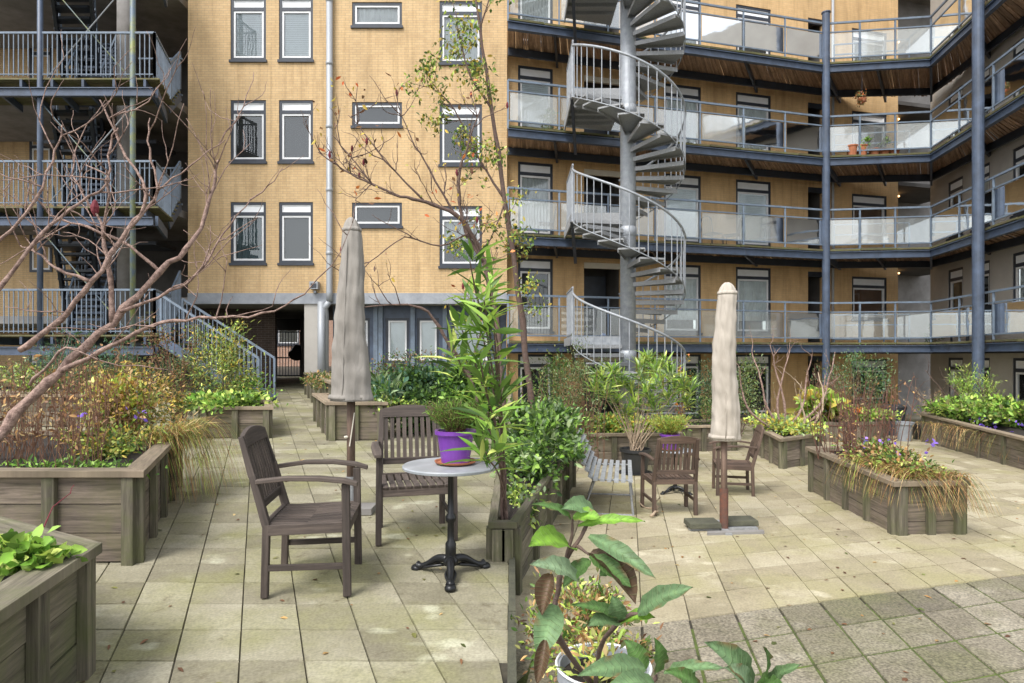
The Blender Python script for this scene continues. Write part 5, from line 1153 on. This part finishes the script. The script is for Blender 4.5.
# tall oleander standing where the two patios meet
def rosettes(lb, cs, n, L, W, pals, out=.5, upb=.6, droop=0):
    for c_ in cs:
        c_ = np.array(tuple(c_)); k = n; D = nrng.normal(size=(k, 3)); D[:, 2] = np.abs(D[:, 2]) * upb - droop; D /= np.linalg.norm(D, axis=1, keepdims=True); nn = np.tile([0, 0, 1.], (k, 1)) + nrng.normal(0, .3, (k, 3))
        lb.add(c_ + nrng.normal(0, .02, (k, 3)) + np.outer(-nrng.random(k) * .06, [0, 0, 1]), D, nn, L * (.6 + .6 * nrng.random(k)), W * (.8 + .4 * nrng.random(k)), colours(pals, k))
ob = Vector((-.05, 4.55, gr(4.5) + .42))
t = thing('oleander', 'tall bright green oleander with long pointed leaves at the middle of the picture', 'plant', ob); m = MB(); lb = LB(); tips = []
for px, py, Y in ((470, 262, 3.6), (484, 300, 3.4), (462, 330, 3.7), (455, 352, 3.6), (480, 360, 3.3), (494, 330, 3.5), (490, 285, 3.8), (474, 300, 3.9), (500, 385, 3.6), (478, 400, 3.7), (494, 440, 3.2), (486, 452, 3.2), (488, 412, 3.3)):
    e = P(px, py, Y) - ob; q = limb(m, [(rng.uniform(-.03, .03), rng.uniform(-.1, .1), 0), (e.x * .2, e.y * .25, e.z * .5), tuple(e)], .010, .004, 4, .006, 6); tips += [e, q[-2]]
rosettes(lb, tips, 10, .23, .034, ['bright', 'lime', 'green', 'green'], upb=.9); lb.build('foliage', t, bend=.1); m.build('stem', 'bark', t)

# ================================================================ PLANTS, RIGHT
bush('variegated_hedge', 'dense hedge of small glossy variegated leaves above the dark narrow planter', (.30, 7.0, gr(7.1) + .35), (.50, 1.35, .44), 7000, .062, .036, ['green', 'bright', 'pale', 'green', 'dark'], 46, 6, h0=-.02, csize=.24)
bush('ivy', 'trailing ivy on the lower front of the dark narrow planter', (.10, 5.3, gr(5.3) + .30), (.17, .45, .15), 700, .045, .03, ['green', 'lime', 'pale'], 16, 0)
stalks('thin wispy stems rising behind the variegated hedge', (.75, 8.6, gr(8.6) + .3), .5, .4, 40, 1.3, nl=900, leafp=('olive', 'pale', 'green'), name='wispy_shrub')
bush('wispy_shrub', 'grey green wispy shrub at the foot of the spiral stair', (1.2, 11.0, gr(11) + .4), (.75, .5, .85), 2200, .05, .016, ['olive', 'pale', 'dark', 'olive'], 40, 20, csize=.2, shell=.2, stem='dry_stem')
# spiky shrub in the black pot
yb = Vector((1.85, 9.6, gr(9.6) + .3)); t = thing('spiky_shrub', 'pale green shrub of starry leaf rosettes on forked bare stems, in the big black pot', 'plant', yb); m = MB(); lb = LB(); cs = []
for px, py in ((600, 368), (612, 362), (622, 372), (606, 384), (618, 392), (632, 380), (640, 358), (648, 350), (655, 362), (664, 356), (672, 366), (682, 374), (690, 380), (660, 376), (646, 384), (634, 398), (626, 404), (668, 390), (684, 394), (652, 398), (612, 378), (596, 378), (640, 370), (676, 380)):
    e = P(px, py + 6, 9.6 + rng.uniform(-.35, .35)) - yb; f_ = Vector((rng.uniform(-.08, .08), rng.uniform(-.05, .05), 0))
    limb(m, [f_, Vector((e.x * .35, e.y * .3, e.z * .4)), e], .010, .004, 3, .008, 5); cs += [e, e + Vector((rng.uniform(-.06, .06), rng.uniform(-.06, .06), -.07))]
rosettes(lb, cs, 24, .24, .030, ['pale', 'lime', 'lime', 'pale', 'bright'], upb=1.1); lb.build('foliage', t, bend=.06); m.build('stem', 'bark_pale', t)
zr = gr(5.95) + .50 + (gr(5.92) - gr(8.2))
zr = gr(5.92) + .50
weeping('tangle of dry orange and green trailing stems over the front right planter', (3.95, 6.45, zr + .02), .3, .55, 520, .34, ['straw', 'olive', 'brown', 'lime', 'straw'], dirx=-1, drop=.22, up=.12, w_=.008, name='dry_geranium')
weeping('dry trailing stems hanging over the near corner of the front right planter', (3.98, 6.15, zr), .28, .12, 240, .30, ['straw', 'brown', 'olive'], dirx=.3, dy=-1.1, drop=.24, up=.10, w_=.008, name='dry_geranium')
bush('dry_geranium', 'mound of yellowing leaves dotted with violet flowers in the front right planter', (3.95, 6.7, zr - .08), (.34, .75, .16), 2300, .045, .024, ['straw', 'olive', 'lime', 'brown', 'green'], 26, 6, extra=[((0, -.1, .32), (.36, .7, .12), 26, .04, .032, ['violet'], 26, .5, .1)])
stalks('upright dead red stems in the front right planter', (3.95, 7.3, zr - .08), .3, .45, 80, .98, 'rust', .006, nl=260)
# middle square planter
zm = gr(10.05) + .48
bush('ground_cover', 'pale yellow green leaves filling the square planter right of the parasol', (4.85, 11.3, zm - .05), (.52, 1.0, .13), 2600, .065, .04, ['lime', 'yellow', 'lime', 'pale'], 30, 0)
def bare(label, base, tops, mat, r0=.03, tn=4, tl=.4, name='bare_shrub', leaves=None, upk=.7, Y=None, tr=.008):
    b0 = Vector(base); mains = []
    for i, (px, py, fork) in enumerate(tops):
        e = P(px, py, b0.y + rng.uniform(-.3, .3)); f_ = b0.lerp(e, .35) + Vector((fork, 0, 0)); g_ = b0.lerp(e, .7) + Vector((fork * .6, rng.uniform(-.1, .1), 0)); mains.append(([b0, f_, g_, e], r0, r0 * .25, tn))
    return sumac(name, label, mains, mat, tn, tl, tr, 2, 'shrub', leaves, 0, upk)
bare('bare pinkish shrub with antler-like branches rising from the square planter', (4.75, 11.2, zm - .1), [(752, 352, -.1), (770, 345, .1), (790, 350, -.15), (812, 355, .15), (835, 352, .3), (740, 370, -.3), (825, 375, .35)], 'bark_red', .026, 4, .35)
bare('pale trunked young sumac with forked top in the square planter', (4.95, 10.9, zm - .1), [(800, 385, .05), (818, 372, .2)], 'bark_pale', .024, 3, .3)
bush('olive_shrub', 'soft olive green shrub behind the square planter', (5.1, 14.6, gr(14.6)), (.8, .6, 1.0), 2600, .06, .02, ['olive', 'green', 'olive', 'pale'], 34, 12, csize=.25, h0=.1)
bush('grey_shrub', 'grey green rounded shrub right behind the pale parasol', (5.0, 16.2, gr(16.2)), (.95, .6, .8), 2600, .07, .03, ['blue_green', 'pale', 'dark'], 30, 10, h0=.3)
stalks('dark feathery seed stalks behind the staved tub', (7.7, 15.0, gr(15) + .3), .9, .4, 60, 1.35, nl=1500, leafp=('brown', 'dark', 'olive'), r=.006, name='seed_stalks')
bush('big_leaf_plant', 'lime green big-leaved plant at the left of the staved tub', (6.9, 14.2, gr(14.2) + .42), (.55, .35, .38), 330, .24, .15, ['lime', 'bright', 'yellow'], 14, 10, csize=.35)
bush('ground_cover', 'lime ground cover spilling over the right half of the staved tub', (8.0, 14.4, gr(14.4) + .42), (.7, .4, .14), 1200, .09, .05, ['lime', 'bright', 'olive'], 20, 0)
bush('red_flowers', 'few orange red blooms in the staved tub', (7.75, 14.3, gr(14.3) + .6), (.12, .12, .06), 60, .06, .05, ['orange'], 8, 3)
bush('olive_tree_shrub', 'silvery green bushy shrub behind the staved tub', (8.8, 16.4, gr(16.4)), (.95, .6, 1.0), 3200, .075, .02, ['blue_green', 'pale', 'green'], 34, 14, h0=.25, csize=.28)
stalks('straw coloured grass in the black pot beside the bin', (9.55, 14.6, gr(14.6) + .3), .18, .15, 70, .85, 'bark_pale', .003, nl=250, leafp=('straw',), lean=.3, name='dry_grass')
bush('green_shrub', 'yellow green feathery shrub at the left end of the long right planter', (10.15, 14.2, gr(14.2) + .4), (.55, .5, .62), 2800, .08, .014, ['lime', 'olive', 'bright'], 28, 10, csize=.3)
bare('spreading bare twigs over the long right planter', (10.3, 14.0, gr(14) + .4), [(925, 370, -.2), (950, 385, -.1), (975, 378, .1), (990, 395, .3), (905, 385, -.3)], 'bark', .02, 5, .4)
bush('ivy_mound', 'green leafy mound with yellow leaves on the long right planter', (9.2, 12.3, gr(12.3) + .45), (.6, 1.9, .30), 4200, .10, .06, ['green', 'bright', 'olive', 'lime'], 44, 0, csize=.22, extra=[((-.45, -.8, .16), (.22, 1.1, .16), 40, .055, .045, ['violet'], 34, .3, .1)])
weeping('dry stems hanging over the rim of the long right planter', (8.4, 11.6, gr(11.6) + .45), .15, 1.5, 260, .4, ['brown', 'straw', 'olive'], dirx=-1, drop=.3, up=.1, w_=.012)
bush('tall_climber', 'thin climber with yellow leaves beside the ochre wall left of the pale parasol', (3.5, 13.2, gr(13.2) + .3), (.2, .2, 1.0), 320, .06, .03, ['yellow', 'orange', 'olive'], 22, 9, stem='dry_stem', shell=.1, csize=.15)
bush('green_shrub', 'low green and orange foliage in the planter under the spiral staircase', (1.9, 11.1, gr(11.1) + .45), (.8, .45, .16), 1800, .08, .04, ['green', 'lime', 'bright', 'yellow'], 24, 0)
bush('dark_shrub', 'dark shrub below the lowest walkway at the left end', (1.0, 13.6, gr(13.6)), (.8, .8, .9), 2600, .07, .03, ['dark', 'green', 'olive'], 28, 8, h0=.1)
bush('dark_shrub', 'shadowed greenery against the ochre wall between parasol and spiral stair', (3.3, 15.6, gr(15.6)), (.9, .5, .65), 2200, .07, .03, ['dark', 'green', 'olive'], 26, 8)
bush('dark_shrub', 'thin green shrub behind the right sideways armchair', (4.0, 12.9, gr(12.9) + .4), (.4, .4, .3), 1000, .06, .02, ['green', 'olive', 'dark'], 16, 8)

# foreground: black and white pots and the big-leaved shrub
wpot = pot('plant_pot', 'white rimmed grey pot of the big leaved shrub, bottom middle', (.335, 2.35, gr(2.35)), .13, .165, .42, 'band_grey', rim=.004)
m = MB(); K = 40; m.tube([(.172 * math.cos(6.2832 * i / K), .172 * math.sin(6.2832 * i / K), .424) for i in range(K + 1)], .005, 6, False)
m.build('rim', 'white_paint', wpot)
bush('tangled_weeds', 'tangle of thin yellowing weeds around the foreground pots', (.34, 3.05, gr(3) + .02), (.36, .5, .24), 2600, .04, .016, ['olive', 'lime', 'straw', 'brown', 'green'], 34, 26, csize=.24, stem='dry_stem', sr=.002, shell=.2)
bush('pot_weeds', 'thin weeds sprouting inside the white rimmed pot', (.32, 2.33, gr(2.35) + .34), (.14, .13, .10), 320, .045, .014, ['olive', 'lime', 'straw'], 14, 10, stem='dry_stem', sr=.002)
sb = Vector((.30, 2.3, gr(2.3) + .36)); t = thing('big_leaf_shrub', 'foreground shrub with large oval green leaves, a few of them curled and brown', 'shrub', sb)
GREY = (.13, .22, .10); BRT = (.17, .33, .04); MID = (.09, .18, .05); BRN = (.12, .075, .045); PALE = (.20, .29, .17)
leaves = [  # base px,py,Y ; tip px,py,Y ; width px ; colour
    (571, 519, 1.75, 528, 502, 1.65, 12, MID), (594, 511, 1.8, 558, 508, 1.7, 24, GREY), (573, 517, 1.75, 604, 518, 1.7, 18, BRT), (578, 526, 1.75, 653, 521, 1.7, 12, BRT), (571, 548, 1.75, 524, 545, 1.6, 38, BRT),
    (589, 536, 1.7, 664, 584, 1.55, 19, GREY), (589, 554, 1.7, 641, 610, 1.6, 32, BRN), (590, 556, 1.68, 636, 592, 1.6, 20, MID), (580, 582, 1.7, 524, 562, 1.55, 26, PALE), (638, 614, 1.55, 700, 584, 1.45, 24, GREY), (555, 605, 1.6, 536, 665, 1.5, 30, GREY), (619, 625, 1.6, 660, 617, 1.5, 18, BRT),
    (620, 619, 1.6, 566, 603, 1.5, 14, MID), (618, 621, 1.6, 584, 626, 1.5, 22, GREY), (656, 673, 1.5, 655, 634, 1.45, 20, MID), (645, 670, 1.5, 622, 636, 1.5, 22, MID), (645, 668, 1.45, 570, 676, 1.35, 24, GREY), (664, 673, 1.45, 733, 668, 1.35, 14, GREY), (655, 684, 1.4, 600, 690, 1.3, 24, GREY),
    (752, 690, 1.4, 700, 636, 1.3, 34, GREY), (752, 688, 1.4, 766, 642, 1.3, 24, MID), (768, 686, 1.4, 806, 662, 1.3, 14, GREY), (750, 690, 1.35, 722, 664, 1.3, 26, PALE), (551, 574, 1.6, 541, 620, 1.55, 20, BRN), (545, 640, 1.5, 536, 690, 1.45, 15, BRN), (619, 620, 1.58, 612, 592, 1.55, 20, GREY), (700, 690, 1.4, 662, 668, 1.35, 20, MID), (760, 690, 1.35, 790, 690, 1.25, 22, MID), (590, 560, 1.72, 560, 590, 1.68, 18, MID), (600, 575, 1.72, 628, 560, 1.7, 14, MID)]
lb = LB()
for (a, b_, y0, c_, d_, y1, w_, cl_) in leaves:
    p0 = P(a, b_, y0) - sb; p1 = P(c_, d_, y1) - sb; p1 = p0.lerp(p1, .9); v = p1 - p0; Wm = .86 * w_ / F * (y0 + y1) / 2 * 1.12
    nn = Vector((rng.gauss(0, .15), -.65, .75))
    # long leaves are modelled as a midrib-folded blade of several segments
    K = 9; side = v.cross(nn).normalized(); nn = side.cross(v).normalized(); m = MB(); vs = []; up_ = nn
    for i in range(K + 1):
        u = i / K; w2 = Wm / 2 * (math.sin(math.pi * min(1, u * .97 + .03) ** .85) ** .75); c0 = p0 + v * u + up_ * (.10 * v.length * math.sin(math.pi * u)) * (1 if cl_ != BRN else .5)
        ed = .35 if cl_ != BRN else 1.4; wv = .004 * math.sin(i * 2.3)
        vs += [c0 + side * w2 + up_ * (w2 * ed + wv), c0 + side * w2 * .5 + up_ * (w2 * ed * .35), c0, c0 - side * w2 * .5 + up_ * (w2 * ed * .35), c0 - side * w2 + up_ * (w2 * ed - wv)]
    fs = [(i * 5 + j, i * 5 + j + 1, i * 5 + 6 + j, i * 5 + 5 + j) for i in range(K) for j in range(4)]
    me = bpy.data.meshes.new('leaf'); me.from_pydata([tuple(x) for x in vs], [], fs); ca = me.color_attributes.new('Col', 'FLOAT_COLOR', 'POINT')
    cc = np.ones((len(vs), 4), np.float32); jj = rng.uniform(.85, 1.15); base_ = np.array(cl_) * jj
    for i in range(len(vs)):
        f_ = 1 + (.45 if i % 5 == 2 else 0) + rng.uniform(-.1, .1); cc[i, :3] = base_ * f_
        if i % 5 in (0, 4) and rng.random() < .12: cc[i, :3] = (.2, .13, .06)
    ca.data.foreach_set('color', cc.ravel()); me.materials.append(MATS['big_leaf']); at_ = me.attributes.new('bl', 'FLOAT_VECTOR', 'POINT'); at_.data.foreach_set('vector', np.array([(i / K, (j - 2) / 2, 0) for i in range(K + 1) for j in range(5)], np.float32).ravel()); me.polygons.foreach_set('use_smooth', [True] * len(fs)); me.update()
    o_ = bpy.data.objects.new('leaf', me); col.objects.link(o_); o_.parent = t
m = MB(); J = lambda *l: [P(*q_) - sb for q_ in l]
limb(m, [Vector((0, 0, 0))] + J((560, 640, 1.85), (556, 600, 1.75), (566, 560, 1.75), (585, 530, 1.75), (592, 512, 1.8)), .010, .004, 4, .002, 7)
limb(m, [Vector((0, 0, 0))] + J((600, 650, 1.8), (620, 620, 1.6), (640, 614, 1.55)), .008, .004, 4, .002, 7)
limb(m, J((566, 560, 1.75), (572, 535, 1.75), (573, 518, 1.75)), .006, .003, 3, .001, 6); limb(m, J((575, 545, 1.75), (590, 555, 1.7)), .005, .003, 3, .001, 6)
limb(m, [Vector((0.02, 0, 0))] + J((640, 690, 1.6), (656, 675, 1.5)), .008, .004, 4, .002, 7); limb(m, [Vector((0.03, 0, 0))] + J((700, 720, 1.6), (752, 690, 1.4), (762, 684, 1.4)), .008, .004, 4, .002, 7); limb(m, J((556, 600, 1.75), (545, 640, 1.55)), .005, .003, 3, .001, 6)
m.build('stem', 'bark', t, smooth=True)

# ================================================================ THINGS ON THE WALKWAYS
def gp(px, k, off=0): 
    X, Y = fpt(px, 15.87 + off); return Vector((X, Y, FL[k] ))
for i, (px, kind) in enumerate(((852, 'left'), (862, 'second'), (874, 'third'), (884, 'fourth'), (894, 'last'))):
    r = (px - 512) / F; Y = 18.25; pos = Vector((r * Y, Y, FL[3] - .03))
    pt = pot('plant_pot', {'left': 'leftmost', 'second': 'second from the left', 'third': 'middle', 'fourth': 'fourth from the left', 'last': 'rightmost'}[kind] + ' of the terracotta pots on the third walkway', pos, .11, .15, .30 if i < 2 else .2, 'terracotta', group='terracotta pots on the third walkway', n=14)
    if i in (1, 3): bush('potted_herb', 'green tuft in the ' + kind + ' terracotta pot on the third walkway', pos + Vector((0, 0, .2)), (.2, .2, .16), 260, .07, .03, ['bright', 'green'], 8, 0)
hx = (862 - 512) / F * 18.2; t = thing('hanging_basket', 'small red flowering basket hanging under the topmost walkway', 'hanging basket', (hx, 18.2, 8.75)); m = MB(); m.lathe((0, 0, -.1), [(.03, 0), (.1, .08), (.12, .16), (0, .15)], 12); m.build('basket', 'terracotta', t)
m = MB(); m.tube([(0, 0, .02), (0, 0, .85)], .006, 5); m.build('hanger', 'dark_frame', t); lb = LB(); cloud(lb, (0, 0, .08), (.2, .2, .18), 260, .06, .03, ['orange', 'brown', 'olive'], 10); lb.build('foliage', t)
def wire_chair(label, pos, rz):
    t = thing('wire_chair', label, 'chair', pos, rz, 'dark wire chairs on the second walkway')
    for s in (-.2, .2):
        m = MB(); m.tube([(s, .2, 0), (s, .19, .44), (s, -.18, .44), (s, -.26, .85)], .012, 6); m.build('side_frame', 'dark_frame', t); m = MB(); m.tube([(s, -.2, 0), (s, -.18, .44)], .012, 6); m.build('back_leg', 'dark_frame', t)
    m = MB(); m.box((0, 0, .45), (.42, .4, .02)); m.build('seat', 'dark_frame', t); m = MB()
    m.tube(wig([(-.2, -.24, .75), (-.12, -.27, .9), (.12, -.27, .9), (.2, -.24, .75)], 3, 0), .012, 6)
    for i in range(5): m.tube([(-.14 + .07 * i, -.2, .46), (-.14 + .07 * i, -.265, .86)], .006, 5)
    m.build('backrest', 'dark_frame', t); return t
g1 = gp(712, 2, .9); wire_chair('dark wire chair on the second walkway, left one of the pair', (g1.x, g1.y, FL[2] - .03), R(-60)); 
g1 = gp(732, 2, .9); wire_chair('dark wire chair on the second walkway, right one beside the glazed door', (g1.x, g1.y, FL[2] - .03), R(60))
g1 = gp(546, 2, .8); wire_chair('dark wire chair on the second walkway left of the spiral staircase', (g1.x, g1.y, FL[2] - .03), R(90))
t = thing('covered_table', 'small table under a yellow cloth on the lowest right walkway', 'table', (12.1, 17.0, FL[1] - .03), R(8)); m = MB(); m.lathe((0, 0, 0), [(.46, .36), (.40, .55), (.38, .73), (.36, .75), (0, .752)], 28, lambda a, z, i: 1 + .05 * math.sin(7 * a) * (.76 - z) * 3); m.build('tablecloth', 'yellow_cloth', t, smooth=True)
for sx in (-1, 1):
    for sy in (-1, 1): m = MB(); m.beam((sx * .25, sy * .25, 0), (sx * .25, sy * .25, .72), .04, .04); m.build('leg', 'dark_frame', t)
bush('potted_shrub', 'green potted shrub on the lowest walkway near the yellow cloth', (12.0, 18.2, FL[1] - .03), (.3, .3, .3), 500, .08, .03, ['green', 'dark'], 10, 4)
bush('potted_shrub', 'pale shrub behind the glass of the second walkway, left end', tuple(gp(552, 3, .7) + Vector((0, 0, -.03))), (.25, .25, .42), 500, .07, .03, ['pale', 'blue_green', 'olive'], 12, 6)
m = thing('handcart', 'folded blue and black handcart in the dark doorway behind the spiral stair', 'handcart', (gp(603, 1, 1.2).x, gp(603, 1, 1.2).y, FL[1] - .03)); q = MB(); q.tube([(-.2, 0, 0), (-.2, 0, .9), (-.1, 0, 1.0), (.15, 0, 1.0), (.22, 0, .9), (.22, 0, 0)], .018, 6); q.build('frame', 'dark_frame', m); q = MB(); q.lathe((0, -.08, .05), [(.08, 0), (.1, .12), (.05, .2), (0, .21)], 10); q.build('bag', 'blue_plastic', m)

# fallen leaves lying on the slabs
for nm, f_, sgn, x0, x1, y0, y1, n_, lab in (('fallen_leaves', gl, 1, -4.5, -.2, 2.6, 12, 260, 'scattered small brown leaves on the left paving'), ('fallen_leaves', gr, -1, .4, 7, 3, 12, 330, 'scattered small brown leaves on the right paving')):
    lb = LB(); x = nrng.random(n_) * (x1 - x0) + x0; y = y0 + (y1 - y0) * nrng.random(n_) ** 1.3
    if sgn > 0: x = x - SK * (y - 4) * .5
    pz = np.stack([x, y, sgn * SL * y + .006], 1); D = nrng.normal(size=(n_, 3)); D[:, 2] = .02; NN = nrng.normal(size=(n_, 3)) * .12 + [0, 0, 1]
    lb.add(pz, D, NN, .02 + .035 * nrng.random(n_), .012 + .016 * nrng.random(n_), colours(['brown', 'straw', 'brown', 'olive'], n_))
    o_ = lb.build(nm); o_['kind'] = 'stuff'; tag(o_, lab, 'leaves')
